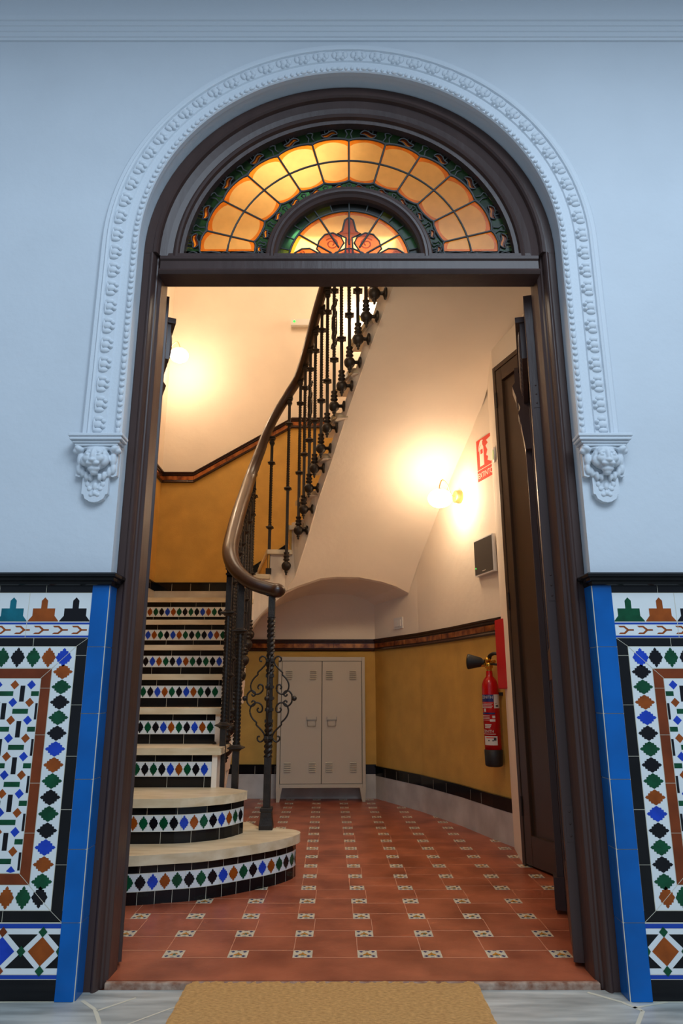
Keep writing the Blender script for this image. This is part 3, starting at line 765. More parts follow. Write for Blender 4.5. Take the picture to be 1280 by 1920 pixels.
# ================================================================== STAIRCASE
r, G, YS = .2027, .2923, .908
def zk(k): return r * k
def yk(k): return YS + (k - 1) * G
RM_ = ['black_tile', 'white_tile', 'st_blue', 'st_brown', 'st_green', 'st_black', 'grout']
stairs = thing('staircase', 'marble staircase with tiled risers climbing at the left and turning back over the hall', 'staircase', (-1.2, 2.0, 0))
class Path:
    def __init__(s, pts):
        s.p = [Vector((a, b)) for a, b in pts]; s.d = [0]
        for a, b in zip(s.p, s.p[1:]): s.d.append(s.d[-1] + (b - a).length)
        s.L = s.d[-1]
    def at(s, d, off=0):
        d = min(max(d, 0), s.L - 1e-6)
        for i in range(len(s.p) - 1):
            if d <= s.d[i + 1]:
                a, b = s.p[i], s.p[i + 1]; t = (d - s.d[i]) / (s.d[i + 1] - s.d[i]); q = a.lerp(b, t); n = (b - a).normalized(); n = Vector((n.y, -n.x)); return q + n * off
def riser(pts, z0, z1, k, sp, joints, ph=0, small=0):
    """tiled riser along a plan line running left to right, glazed side outwards"""
    P_ = Path(pts); mb = MB(); H = z1 - z0
    bands = [(0, .33, 0), (.33, .78, 1), (.78, 1.0, 0)]
    seg = max(1, int(P_.L / .05)) if len(pts) > 2 else 1
    for a, b, mi in bands:
        for i in range(seg):
            d0, d1 = P_.L * i / seg, P_.L * (i + 1) / seg
            p, q = P_.at(d0), P_.at(d1)
            mb.poly([(p.x, p.y, z0 + a * H), (q.x, q.y, z0 + a * H), (q.x, q.y, z0 + b * H), (p.x, p.y, z0 + b * H)], mi)
    def strip(d0, d1, za, zb, mi, off):
        p, q = P_.at(d0, off), P_.at(d1, off); mb.poly([(p.x, p.y, za), (q.x, q.y, za), (q.x, q.y, zb), (p.x, p.y, zb)], mi)
    for a in (.33, .78):
        for i in range(seg): strip(P_.L * i / seg, P_.L * (i + 1) / seg, z0 + a * H - .001, z0 + a * H + .001, 6, .0006)
    for a, b, jl, o in ((0, .33, joints[0], .07), (.33, .78, joints[1], .02), (.78, 1, joints[0], .0)):
        d = jl * .6 + o + ph
        while d < P_.L: strip(d - .0008, d + .0008, z0 + a * H, z0 + b * H, 6, .0006); d += jl
    d = sp * .5 + ph; i = k * 3; cy = [2, 3, 4, 5, 4, 5]
    while d < P_.L - sp * .4:
        pts3 = []
        for u, v in STAR:
            q = P_.at(d + u * sp * .455, .0012); pts3.append((q.x, q.y, z0 + .555 * H + v * H * .205))
        mb.poly(pts3, 2 + [0, 1, 2, 3, 2, 3, 0, 1, 2, 3][i % 10]); i += 1; d += sp
    mb.build('riser', RM_, stairs)
def tread(poly, z, th=.036, bevel=.010, name='tread'):
    mb = MB(); mb.prism([(x, y, z - th) for x, y in poly], [(x, y, z) for x, y in poly]); return mb.build(name, 'step_marble', stairs, bevel=bevel, seg=3)
XE = {3: -.672, 4: -.715, 5: -.735, 6: -.74, 7: -.742, 8: -.742}
# first two steps with curved fronts
S1 = [(-1.77, .86), (-1.3, .862), (-.95, .880), (-.77, .925), (-.63, .968), (-.51, 1.044), (-.366, 1.161), (-.285, 1.245), (-.232, 1.33), (-.212, 1.395), (-.222, 1.447), (-.262, 1.492), (-.33, 1.522)]
S1 = [tuple(p)[:2] for p in catmull([(a, b, 0) for a, b in S1], 4)]
tread(S1 + [(-.43, 1.54), (-.52, 1.70), (-1.77, 1.70)], zk(1), .042, .014)
def inset(poly, d):
    P_ = Path(poly); out = []
    for i in range(len(poly)):
        a = P_.p[max(i - 1, 0)]; b = P_.p[min(i + 1, len(poly) - 1)]; t = (b - a).normalized(); n = Vector((-t.y, t.x)); out.append(tuple(P_.p[i] + n * d))
    return out
riser(inset(S1, .022), 0, zk(1) - .042, 1, .0530, (.075, .159), .01)
S2 = [(-1.77, 1.09), (-1.3, 1.094), (-1.0, 1.104), (-.87, 1.110), (-.74, 1.128), (-.60, 1.205), (-.53, 1.285), (-.484, 1.383)]
S2 = [tuple(p)[:2] for p in catmull([(a, b, 0) for a, b in S2], 4)]
tread(S2 + [(-.535, 1.444), (-.597, 1.487), (-.665, 1.535), (-1.77, 1.56)], zk(2), .040, .012)
i2 = inset(S2, .024); riser(i2, zk(1), zk(2) - .040, 2, .0480, (.144, .144), .03)
mb = MB(); mb.poly([(i2[-1][0], i2[-1][1], zk(1)), (-.68, 1.53, zk(1)), (-.68, 1.53, zk(2) - .04), (i2[-1][0], i2[-1][1], zk(2) - .04)]); mb.build('step_end', 'black_tile', stairs)
for k in range(3, 9):
    xe = XE[k]; yb = yk(k + 1) + .03 if k < 8 else 3.07
    if k < 8: tread([(XL + .005, yk(k)), (xe + .02, yk(k)), (xe + .02, yb), (XL + .005, yb)], zk(k))
    riser([(XL + .005, yk(k) + .025), (xe - .012, yk(k) + .025)], zk(k - 1), zk(k) - .036, k, .0460, (.20, .184), .013 * k)
tread([(XL + .005, yk(8)), (-.735, yk(8)), (-.70, 3.03), (-1.06, 4.015), (XL + .005, 4.015)], zk(8))
# winders
tread([(-.735, 2.98), (-.70, 3.035), (-.575, 3.06), (-.78, 4.015), (-1.09, 4.015)], zk(9))
tread([(-.61, 3.045), (-.40, 3.06), (-.50, 4.015), (-.80, 4.015)], zk(10))
tread([(-.435, 3.045), (-.345, 3.04), (-.30, 2.95), (-.05, 3.2), (.60, 3.38), (.31, 4.01), (-.53, 4.015)], zk(11))
for a, b, k in (((-.705, 3.05), (-1.06, 4.0), 9), ((-.585, 3.07), (-.77, 4.0), 10), ((-.41, 3.07), (-.50, 4.0), 11)):
    mb = MB(); mb.prism([(a[0], a[1], zk(k - 1)), (b[0], b[1], zk(k - 1)), (b[0], b[1], zk(k) - .036), (a[0], a[1], zk(k) - .036)], [(a[0] - .015, a[1], zk(k - 1)), (b[0] - .015, b[1], zk(k - 1)), (b[0] - .015, b[1], zk(k) - .036), (a[0] - .015, a[1], zk(k) - .036)])
    mb.build('riser', 'ochre', stairs)
# upper flight coming back towards the doorway
SD = Vector((.344, -.939)); ST0 = Vector((-.31, 2.90))
wx = lambda y: wall_x(y) if y > 1.72 else lerp(1.155, 1.30, (1.72 - y) / .87) - .02
for k in range(12, 19):
    a = ST0 + SD * (.316 * (k - 12) - .16); b = a + SD * .34
    if b.y < .32: break
    xa, xb = a.x + .08, b.x + .08
    tread([(a.x - .02, a.y), (xa, a.y), (xb, b.y), (b.x - .02, b.y)][::-1], zk(k), .036, .006)
    mb = MB(); mb.prism([(a.x, a.y, zk(k) - .07), (xa, a.y, zk(k) - .07), (xb, b.y, zk(k) - .04), (b.x, b.y, zk(k) - .04)], [(a.x, a.y, zk(k) - .034), (xa, a.y, zk(k) - .034), (xb, b.y, zk(k) - .034), (b.x, b.y, zk(k) - .034)])
    mb.build('riser', 'plaster', stairs)
    c = ST0 + SD * (.316 * (k - 12) - .50); e = c + SD * .34
    tread([(c.x + .34, c.y), (wx(c.y), c.y), (wx(e.y), e.y), (e.x + .34, e.y)][::-1], zk(k), .036, .006)
    mb = MB(); mb.prism([(c.x + .34, c.y, zk(k - 1)), (wx(c.y), c.y, zk(k - 1)), (wx(c.y), c.y, zk(k) - .036), (c.x + .34, c.y, zk(k) - .036)], [(c.x + .34, c.y - .015, zk(k - 1)), (wx(c.y), c.y - .015, zk(k - 1)), (wx(c.y), c.y - .015, zk(k) - .036), (c.x + .34, c.y - .015, zk(k) - .036)])
    mb.build('riser', 'plaster', stairs)
# stringers
mb = MB()
for k in range(3, 9):
    y0, y1 = yk(k) + .02, (yk(k + 1) + .02 if k < 8 else 3.02)
    lo_ = lambda y: max(.001, zk(k) - .60 if k > 4 else .001); mb.box((XE[k] - .03, y0, lo_(y0)), (XE[k] - .002, y1, zk(k) - .034))
mb.build('stringer', 'plaster', stairs)
mb = MB(); mb.prism([(XL + .004, 1.95, .002), (XL + .004, 3.02, .95), (XL + .004, 3.02, .99), (XL + .004, 1.92, .03)], [(-.745, 1.95, .002), (-.745, 3.02, .95), (-.745, 3.02, .99), (-.745, 1.92, .03)]); mb.build('underside', 'plaster', stairs)
FE = [(-.79, 3.01, 1.28), (-.698, 3.051, 1.416), (-.649, 3.066, 1.482), (-.548, 3.099, 1.591), (-.46, 3.127, 1.673), (-.367, 3.157, 1.725), (-.177, 3.218, 1.801), (-.04, 3.262, 1.821), (.149, 3.323, 1.827), (.342, 3.385, 1.80), (.47, 3.425, 1.764), (.575, 3.465, 1.715)]
BE = [(-.90, 1.35), (-.82, 1.468), (-.749, 1.577), (-.624, 1.676), (-.56, 1.705), (-.499, 1.727), (-.342, 1.779), (-.20, 1.80), (-.04, 1.803), (.096, 1.787), (.22, 1.75), (.311, 1.694)]
LN = [(-.46, 3.115, 1.690), (-.378, 3.1, 1.808), (-.276, 2.97, 2.104), (-.18, 2.75, 2.368), (-.08, 2.47, 2.568), (.046, 2.1, 2.838), (.177, 1.7, 3.078), (.292, 1.35, 3.265), (.43, .95, 3.45), (.66, .31, 3.74)]
ssoff = MB()
def face_to(p, q, ztop): # vertical stringer face from the soffit edge up to the treads
    ssoff.poly([p, q, (q[0], q[1], ztop[1]), (p[0], p[1], ztop[0])])
face = [(-.742, 3.0, 1.35), (-.70, 3.05, 1.41), (-.649, 3.066, 1.482), (-.585, 3.08, 1.555), (-.548, 3.09, 1.591), (-.46, 3.10, 1.68), (-.41, 3.09, 1.765), (-.378, 3.085, 1.808)]
tops = [zk(9), zk(9), zk(9), zk(10), zk(10), zk(10), zk(11), zk(11)]
for i in range(len(face) - 1): ssoff.poly([face[i], face[i + 1], (face[i + 1][0], face[i + 1][1], tops[i] - .03), (face[i][0], face[i][1], tops[i] - .03)])
up = [(-.378, 3.085, 1.808)] + LN[2:]
def top_at(p):
    d = (Vector((p[0], p[1])) - ST0).dot(SD); return zk(11) + max(0, d + .06) / .316 * r
for p, q in zip(up, up[1:]):
    N = 4
    for i in range(N):
        a = [lerp(p[j], q[j], i / N) for j in range(3)]; b = [lerp(p[j], q[j], (i + 1) / N) for j in range(3)]
        ssoff.poly([a, b, (b[0] - .035, b[1], top_at(b) + .03), (a[0] - .035, a[1], top_at(a) + .03)])
ssoff.build('curved_stringer', 'plaster', stairs, solid=.012)
mb = MB()
mb.loft([[(x, y - .025, z + .012) for x, y, z in FE], FE, [(x, YBW, z) for x, z in BE]], 0, False, False)
mb.build('alcove_vault', 'plaster', stairs)
RN = [(.575, 3.465, 1.715), (.66, 3.27, 1.98), (.758, 3.0, 2.244), (.818, 2.82, 2.41), (.874, 2.656, 2.562), (.965, 2.335, 2.77), (1.021, 2.157, 2.916), (1.04, 1.84, 3.03), (1.12, 1.36, 3.10), (1.30, .80, 3.2), (1.37, .31, 3.3)]
def along3(P, t):
    D = [0]
    for a, b in zip(P, P[1:]): D.append(D[-1] + (Vector(b) - Vector(a)).length)
    d = t * D[-1]
    for i in range(len(P) - 1):
        if d <= D[i + 1] + 1e-9: u = (d - D[i]) / (D[i + 1] - D[i]); return Vector(P[i]).lerp(Vector(P[i + 1]), u)
    return Vector(P[-1])
LNs = catmull(LN, 6); RNs = catmull(RN, 6)
fa = FE[4:]; NU = 16; NT = 26; loops = []
for j in range(NT + 1):
    t = j / NT; a, b = along3([tuple(p) for p in LNs], t), along3([tuple(p) for p in RNs], t); row = []
    for i in range(NU + 1):
        u = i / NU; base = a.lerp(b, u)
        ar = along3(fa, u) - Vector(fa[0]).lerp(Vector(fa[-1]), u)
        w = max(0, 1 - t * 3.2) ** 1.5
        sag = .02 * math.sin(PI * u) * min(1, t * 4)
        row.append(base + ar * w + Vector((0.0, 0.25 * sag, sag)))
    loops.append(row)
mb = MB(); mb.loft(loops, 0, True, False); mb.build('soffit', 'plaster', stairs)

# ================================================================== STAIR RAILING
railing = thing('stair_railing', 'dark wrought iron stair railing with twisted balusters under a polished brown handrail', 'railing', (-.4, 1.49, r))
RAILP = [(-.352, 1.475, 1.462), (-.398, 1.49, 1.470), (-.523, 1.50, 1.513), (-.620, 1.55, 1.60), (-.675, 1.66, 1.715), (-.700, 1.87, 1.865), (-.718, 2.25, 2.151), (-.730, 2.6, 2.393), (-.738, 2.88, 2.60), (-.69, 3.0, 2.839), (-.637, 3.05, 3.04), (-.547, 3.06, 3.246), (-.456, 3.04, 3.396), (-.365, 2.94, 3.51), (-.286, 2.7, 3.617), (-.212, 2.45, 3.765), (-.148, 2.25, 3.88), (-.04, 1.95, 4.05), (.07, 1.63, 4.25), (.18, 1.3, 4.46), (.34, .85, 4.74), (.52, .33, 5.07)]
RC = catmull(RAILP, 6)
mb = MB(); N = len(RC)
rad = [interp([0, 30, 70, 95, 140], [.047, .050, .046, .038, .038], i) for i in range(N)]; rad[0] = .018; rad[1] = .034; rad[2] = .043
mb.tube(RC, rad, 14, 0, False, .82); mb.ell(RC[3], (.050, .050, .041), 0, 14, 10)
mb.build('handrail', 'rail_wood', railing)
mb = MB(); mb.tube([p - Vector((0, 0, .036)) for p in RC[4:]], .014, 4, 0, False, .5, False); mb.build('rail_bar', 'iron', railing)
def rail_z(x, y, i0=0, i1=None):
    best = min(RC[i0:i1], key=lambda p: (p.x - x) ** 2 + (p.y - y) ** 2); return best.z - .03
def scroll(mb, c, ax, sgn, size, turns=1.35, w=.006, start=0.0):
    """flat bar curled to a spiral in the vertical plane along ax"""
    pts = []
    for k in range(20):
        t = k / 19; a = start + t * turns * 2 * PI; rr = size * (1 - .78 * t)
        pts.append(Vector(c) + Vector(ax) * (sgn * rr * math.cos(a)) + Vector((0, 0, rr * math.sin(a))))
    mb.tube(pts, w, 6, 0)
def baluster(x, y, zb, zt, out, h=.0115, ball=True, orn=False, lo=.35, hi=.82, foot=None):
    """iron baluster: zb = middle of the ball (or foot), zt = underside of the rail; out = plan direction towards the stringer"""
    mb = MB(); L = zt - zb
    z1, z2 = zb + lo * L, zb + hi * L
    if ball:
        mb.lathe([(.002, -.078), (.006, -.074), (.009, -.066), (.006, -.060), (.013, -.054), (.016, -.048), (.009, -.043), (.020, -.036), (.034, -.020), (.039, 0), (.037, .012), (.028, .026), (.016, .034), (.016, .040), (.025, .045), (.027, .052), (.018, .060), (.020, .068), (.025, .074), (.025, .080), (.016, .088), (.021, .100), (.024, .110), (.012, .114)], (x, y, zb), 14)
        zs = zb + .10
    else:
        mb.box((x - .022, y - .022, zb), (x + .022, y + .022, zb + .05)); zs = zb + .05
    mb.sqbar(x, y, zs, z1, h); mb.twist(x, y, z1, z2, h, .085); mb.sqbar(x, y, z2, zt, h)
    cw = .031 if h < .014 else .044; mb.collar(x, y, z1, cw, hgt=.034); mb.collar(x, y, z2, cw, hgt=.034)
    for dz, w in ((.075, .016), (.062, .021), (.05, .016), (.030, .023), (.014, .027)): mb.box((x - w, y - w, zt - dz), (x + w, y + w, zt - dz + .011))
    o = mb.build('baluster', 'iron', railing)
    if ball:
        m2 = MB(); d = Vector((out[0], out[1], 0)).normalized(); c = Vector((x, y, zb + .002))
        m2.lathe([(.012, 0), (.012, .052), (.018, .056), (.036, .062), (.040, .070), (.034, .078)], c, 14, d)
        m2.build('rosette', 'iron', o)
    if orn:
        m3 = MB(); ax = Vector((.344, -.939, 0))
        zc = (z1 + z2) / 2
        for s in (-1, 1):
            for dz, sz, stt in ((.16, .030, 0), (-.16, .030, 0), (.075, .022, PI), (-.075, .022, PI)):
                scroll(m3, Vector((x, y, zc + dz)) + ax * (s * .034), ax, s, sz, 1.3, .006, stt)
            m3.tube([Vector((x, y, zc + .14)) + ax * s * .01, Vector((x, y, zc + .06)) + ax * s * .045, Vector((x, y, zc)) + ax * s * .05, Vector((x, y, zc - .06)) + ax * s * .045, Vector((x, y, zc - .14)) + ax * s * .01], .006, 6)
        m3.build('scroll', 'iron', o)
    return o
LOWER = [1.80, 1.95, 2.10, 2.26, 2.42, 2.58, 2.76]
for i, y in enumerate(LOWER):
    x = interp([1.5, 1.9, 2.9], [-.64, -.685, -.705], y)
    zl = r * (1 + (y - YS) / G) - .24
    baluster(x, y, zl, rail_z(x, y, 0, 60), (-1, 0), h=.0125)
UP = [(-.716, 3.015, 1.335, 2.70), (-.588, 3.115, 1.76, 3.02), (-.447, 3.14, 1.89, 3.37), (-.336, 2.95, 2.165, 3.51), (-.288, 2.80, 2.30, 3.57), (-.240, 2.65, 2.43, 3.655), (-.193, 2.50, 2.54, 3.735), (-.140, 2.35, 2.645, 3.83), (-.092, 2.2, 2.748, 3.89), (-.040, 2.05, 2.85, 3.97), (.013, 1.9, 2.935, 4.05), (.066, 1.75, 3.035, 4.14), (.120, 1.6, 3.125, 4.23), (.168, 1.45, 3.20, 4.33), (.213, 1.3, 3.27, 4.42), (.262, 1.15, 3.37, 4.51), (.314, 1.0, 3.46, 4.61), (.366, .85, 3.55, 4.69), (.418, .7, 3.64, 4.79)]
for i, (x, y, zb, zt) in enumerate(UP):
    out = (0, 1) if i < 1 else ((.6, -.8) if i == 2 else (1, .05))
    if i == 1:   # stands on the winder tread
        baluster(x - .005, 3.085, zk(9) + .001, zt, (0, 1), ball=False, lo=.33, hi=.8)
    elif i == 2: baluster(x, 3.04, zb, zt, (0, 1), lo=.44, hi=.83)
    elif i == 0: baluster(x, 2.965, zb, zt, (-1, .3))
    else: baluster(x - .012, y, zb, zt, out, orn=(i in (5, 9, 13)), lo=.36 if i < 5 else .32)
# balusters by the first steps
baluster(-.583, 1.575, r + .001, 1.535, (-1, 0), h=.0175, ball=False, lo=.30, hi=.78)
baluster(-.668, 1.635, r + .001, 1.64, (-1, 0), h=.016, ball=False, lo=.36, hi=.80)
# newel post
nx, ny = -.398, 1.50
mb = MB()
def sq(w, z): return [(nx - w, ny - w, z), (nx + w, ny - w, z), (nx + w, ny + w, z), (nx - w, ny + w, z)]
mb.loft([sq(.036, r), sq(.036, r + .02), sq(.031, r + .055), sq(.029, r + .085), sq(.032, r + .090), sq(.032, r + .105), sq(.020, r + .110)], 0, False, True, True)
mb.sqbar(nx, ny, r + .10, .56, .0185); mb.twist(nx, ny, .56, .745, .0195, .105); mb.twist(nx, ny, .99, 1.315, .0195, .105)
mb.sqbar(nx, ny, .74, .995, .0165); mb.sqbar(nx, ny, 1.31, 1.437, .0185)
mb.box((nx - .034, ny - .034, 1.437), (nx + .034, ny + .034, 1.452))
nw = mb.build('newel_post', 'iron', railing, bevel=.002)
mb = MB()
ZC = .868
for ax in ((1, 0, 0), (0, 1, 0)):
    ax = Vector(ax); k = 1.0
    for s in (-1, 1):
        def S(pts): return [Vector((nx, ny, ZC)) + ax * (s * a) + Vector((0, 0, b)) for a, b in pts]
        for v in (-1, 1):
            outer = [(.020, .205), (.026, .185), (.045, .162), (.068, .140), (.068, .128), (.085, .112), (.100, .090), (.106, .065), (.098, .040), (.078, .024), (.055, .026), (.038, .045), (.040, .068), (.056, .074), (.066, .060), (.058, .050)]
            mb.tube(catmull(S([(a, v * b) for a, b in outer]), 4), .0046, 6)
            curl = [(.020, .205), (.030, .222), (.046, .228), (.060, .217), (.058, .202), (.046, .200)]
            mb.tube(catmull(S([(a, v * b) for a, b in curl]), 4), .0046, 6)
            side = [(.125, 0), (.122, .022), (.105, .040), (.086, .038), (.078, .022), (.090, .012), (.099, .022)]
            mb.tube(catmull(S([(a, v * b) for a, b in side]), 4), .0046, 6)
        mb.ell(S([(.137, 0)])[0], (.014, .014, .014), 0, 10, 8)
for z in (-.205, -.12, -.06, 0, .06, .12, .205): mb.box((nx - .022, ny - .022, ZC + z - .008), (nx + .022, ny + .022, ZC + z + .008))
mb.build('scroll', 'iron', nw)

# ================================================================== DOOR LEAVES
def leaf(hx, hy, ang, s, label):
    """s = +1: leaf hinged at the right jamb, opened inwards; built along +u from the hinge, outer face with carving"""
    t = thing('door_leaf', label, 'door', (hx, hy, 0), 'open double door leaves')
    d = Vector((math.cos(ang), math.sin(ang), 0)); n = Vector((-d.y, d.x, 0)) * s      # n: outward carved face direction
    def P_(u, v, z): q = Vector((hx, hy, 0)) + d * u + n * v; return (q.x, q.y, z)
    def bx(mb, u0, u1, v0, v1, z0, z1, mi=0):
        a = [P_(u0, v0, z0), P_(u1, v0, z0), P_(u1, v1, z0), P_(u0, v1, z0)]; b = [P_(u0, v0, z1), P_(u1, v0, z1), P_(u1, v1, z1), P_(u0, v1, z1)]
        mb.prism(a, b, mi)
    Wd, H, th = .655, 2.565, .046
    mb = MB()
    for u0, u1 in ((0, .11), (Wd - .11, Wd)): bx(mb, u0, u1, 0, th, .015, H)
    for z0, z1 in ((.015, .22), (.95, 1.07), (H - .13, H)): bx(mb, .11, Wd - .11, 0, th, z0, z1)
    mb.build('stile_frame', 'brown_paint', t, bevel=.003)
    for z0, z1 in ((.22, .95), (1.07, H - .13)):
        mb = MB(); bx(mb, .11, Wd - .11, .013, th - .013, z0, z1); bx(mb, .16, Wd - .16, .008, th - .006, z0 + .05, z1 - .05); mb.build('panel', 'brown_paint', t, bevel=.004)
    # carved pilaster on the meeting edge
    mb = MB()
    bx(mb, Wd - .06, Wd, th, th + .030, .12, 2.1); bx(mb, Wd - .075, Wd + .01, th, th + .045, .015, .14)
    pr = [(.030, 2.06), (.036, 2.12), (.045, 2.20), (.054, 2.25), (.042, 2.28), (.056, 2.33), (.074, 2.40), (.060, 2.42), (.058, 2.50)]
    a = [P_(Wd - .10, th + v, z) for v, z in pr] + [P_(Wd - .10, th, 2.50), P_(Wd - .10, th, 2.06)]; b = [P_(Wd, th + v, z) for v, z in pr] + [P_(Wd, th, 2.50), P_(Wd, th, 2.06)]
    mb.prism(a, b)
    for k in range(5):
        for v, zz in ((.030, 2.15), (.040, 2.22), (.050, 2.33)): mb.ell(P_(Wd - .09 + .02 * k, th + v, zz), (.011, .011, .024), 0, 8, 6)
    mb.build('carved_pilaster', 'brown_paint', t, bevel=.002)
    mb = MB()                               # crown frieze with slanted leaves
    bx(mb, .06, Wd - .10, th, th + .022, 2.30, 2.49); bx(mb, .05, Wd - .09, th, th + .040, 2.47, 2.495)
    for k in range(10): mb.ell(P_(.10 + .045 * k, th + .024, 2.385), (.012, .012, .070), 0, 8, 6)
    mb.build('carved_frieze', 'brown_paint', t)
    for z in (.45, 1.30, 2.1):
        mb = MB(); bx(mb, -.002, .001, .008, .036, z - .06, z + .06)
        for q in (-.04, 0, .04): mb.ell(P_(-.0015, .022, z + q), (.004, .004, .004), 0, 8, 5)
        mb.build('hinge', 'brown_paint', t)
    return t
leaf(.832, .205, math.radians(74.5), 1, 'dark brown carved door leaf folded open beside the right jamb')
leaf(-.790, .205, math.radians(180 - 68.0), -1, 'dark brown carved door leaf folded open beside the left jamb')

# ================================================================== CLOSET DOOR
clo = thing('closet_door', 'tall brown panelled closet door standing half behind the open right door leaf', 'door', (1.03, 1.5, 0))
ca, cb = Vector((.984, 1.640, 0)), Vector((1.185, 1.055, 0)); cd = (cb - ca).normalized(); cn = Vector((cd.y, -cd.x, 0)); cn = cn if cn.x < 0 else -cn
def CP(u, v, z): q = ca + cd * u + cn * v; return (q.x, q.y, z)
def cbx(mb, u0, u1, v0, v1, z0, z1):
    mb.prism([CP(u0, v0, z0), CP(u1, v0, z0), CP(u1, v1, z0), CP(u0, v1, z0)], [CP(u0, v0, z1), CP(u1, v0, z1), CP(u1, v1, z1), CP(u0, v1, z1)])
LC = (cb - ca).length; HC = 2.93
mb = MB(); cbx(mb, 0, .028, -.02, .008, .002, HC); cbx(mb, .028, LC, -.02, .008, HC - .03, HC); mb.build('frame', 'closet_paint', clo, bevel=.003)
mb = MB(); cbx(mb, .031, .095, -.02, .004, .012, HC - .034); cbx(mb, LC - .07, LC, -.02, .004, .012, HC - .034)
for z0, z1 in ((.012, .16), (HC - .12, HC - .034)): cbx(mb, .095, LC - .07, -.02, .004, z0, z1)
mb.build('stile_frame', 'closet_paint', clo, bevel=.003)
mb = MB(); cbx(mb, .095, LC - .07, -.022, -.016, .16, HC - .12); mb.build('panel', 'closet_paint', clo)
for z in (.30, 1.42, 2.70): mb = MB(); mb.lathe([(.006, -.05), (.006, .05)], CP(.029, .008, z), 8); mb.build('hinge', 'iron', clo)

# ================================================================== LOCKER
lk = thing('metal_locker', 'low beige two door metal locker standing in the arched alcove', 'locker', (-.175, 3.9, 0))
rot = math.radians(3.0)
def LP(x, y, z): # local: x across from left front corner, y depth
    return (-.556 + x * math.cos(rot) - y * math.sin(rot), 3.775 + x * math.sin(rot) + y * math.cos(rot), z)
def lbx(mb, x0, x1, y0, y1, z0, z1, mi=0):
    mb.prism([LP(x0, y0, z0), LP(x1, y0, z0), LP(x1, y1, z0), LP(x0, y1, z0)], [LP(x0, y0, z1), LP(x1, y0, z1), LP(x1, y1, z1), LP(x0, y1, z1)], mi)
LW, LD, LZ0, LZ1 = .765, .185, .115, 1.205
mb = MB()
lbx(mb, 0, .028, 0, LD, LZ0, LZ1); lbx(mb, LW - .028, LW, 0, LD, LZ0, LZ1); lbx(mb, .028, LW - .028, 0, LD, LZ1 - .034, LZ1); lbx(mb, .028, LW - .028, 0, LD, LZ0, LZ0 + .03); lbx(mb, .028, LW - .028, LD - .01, LD, LZ0, LZ1)
mb.build('body', 'locker', lk, bevel=.003)
mb = MB(); lbx(mb, .028, LW - .028, .012, .016, LZ0 + .03, LZ1 - .034); mb.build('gap_shade_sheet', 'locker_dark', lk)  # dark sheet behind the doors, stands in for shade in the gaps
xm = LW * .503
for side, (x0, x1) in enumerate(((.032, xm - .0025), (xm + .0025, LW - .032))):
    z0, z1 = LZ0 + .034, LZ1 - .038
    mb = MB(); lbx(mb, x0, x1, -.002, .011, z0, z1)
    dr = mb.build('door', 'locker', lk, bevel=.003)
    for cxx in (x0 + .062, x1 - .075):
        for czz in (z0 + .135, z1 - .115):
            mb = MB()
            for q in range(5):
                zz = czz - .034 + q * .017
                mb.prism([LP(cxx - .030, -.0015, zz - .004), LP(cxx + .030, -.0015, zz - .004), LP(cxx + .030, -.0015, zz + .004), LP(cxx - .030, -.0015, zz + .004)],
                         [LP(cxx - .027, -.013, zz - .006), LP(cxx + .027, -.013, zz - .006), LP(cxx + .027, -.011, zz - .003), LP(cxx - .027, -.011, zz - .003)])
            mb.build('louvre', 'locker', dr)
    hxm = x1 - .085 if side == 0 else x0 + .085; hz = .655
    mb = MB()
    mb.tube([LP(hxm - .036, -.012, hz + .012), LP(hxm - .034, -.014, hz - .038), LP(hxm + .034, -.014, hz - .038), LP(hxm + .036, -.012, hz + .012)], .0028, 6)
    lbx(mb, hxm - .045, hxm + .045, -.008, -.002, hz + .008, hz + .018); lbx(mb, hxm - .045, hxm - .040, -.012, -.002, hz + .005, hz + .040); lbx(mb, hxm + .040, hxm + .045, -.012, -.002, hz + .005, hz + .040)
    mb.build('handle', 'locker_wire', dr)
for x, sx in ((0, 1), (LW, -1)):
    for y0, y1 in ((0, .05), (LD - .05, LD)):
        mb = MB()
        mb.prism([LP(x + sx * .004, y0 + .01, 0.001), LP(x + sx * .030, y0 + .01, 0.001), LP(x + sx * .030, y1 - .01, 0.001), LP(x + sx * .004, y1 - .01, 0.001)], [LP(x, y0, LZ0), LP(x + sx * .052, y0, LZ0), LP(x + sx * .052, y1, LZ0), LP(x, y1, LZ0)])
        mb.build('leg', 'locker', lk)

# ================================================================== RIGHT WALL FITTINGS
def wall_frame(y):
    """point on the right wall at depth y, its direction (towards the doorway) and normal into the room"""
    x = wall_x(y); e = .01; d = Vector((wall_x(y - e) - wall_x(y + e), -2 * e, 0)).normalized()
    n = Vector((d.y, -d.x, 0)); n = n if n.x < 0 else -n
    return Vector((x, y, 0)), d, n
def seg_box(mb, o, d, n, u0, u1, v0, v1, z0, z1, mi=0):
    def q(u, v, z): p = o + d * u + n * v; return (p.x, p.y, z)
    mb.prism([q(u0, v0, z0), q(u1, v0, z0), q(u1, v1, z0), q(u0, v1, z0)], [q(u0, v0, z1), q(u1, v0, z1), q(u1, v1, z1), q(u0, v1, z1)], mi)
def text_mesh(body, size, width=None):
    c = bpy.data.curves.new('lettering', 'FONT'); c.body = body; c.size = size; c.align_x = 'LEFT'
    o = bpy.data.objects.new('lettering', c); COL.objects.link(o)
    bpy.context.view_layer.update()
    dg = bpy.context.evaluated_depsgraph_get(); me = bpy.data.meshes.new_from_object(o.evaluated_get(dg))
    vs = [tuple(v.co) for v in me.vertices]; fs = [list(p.vertices) for p in me.polygons]
    bpy.data.objects.remove(o); bpy.data.curves.remove(c); bpy.data.meshes.remove(me)
    x0 = min(v[0] for v in vs); x1 = max(v[0] for v in vs); k = (width / (x1 - x0)) if width else 1
    return [((v[0] - x0) * k, v[1]) for v in vs], fs
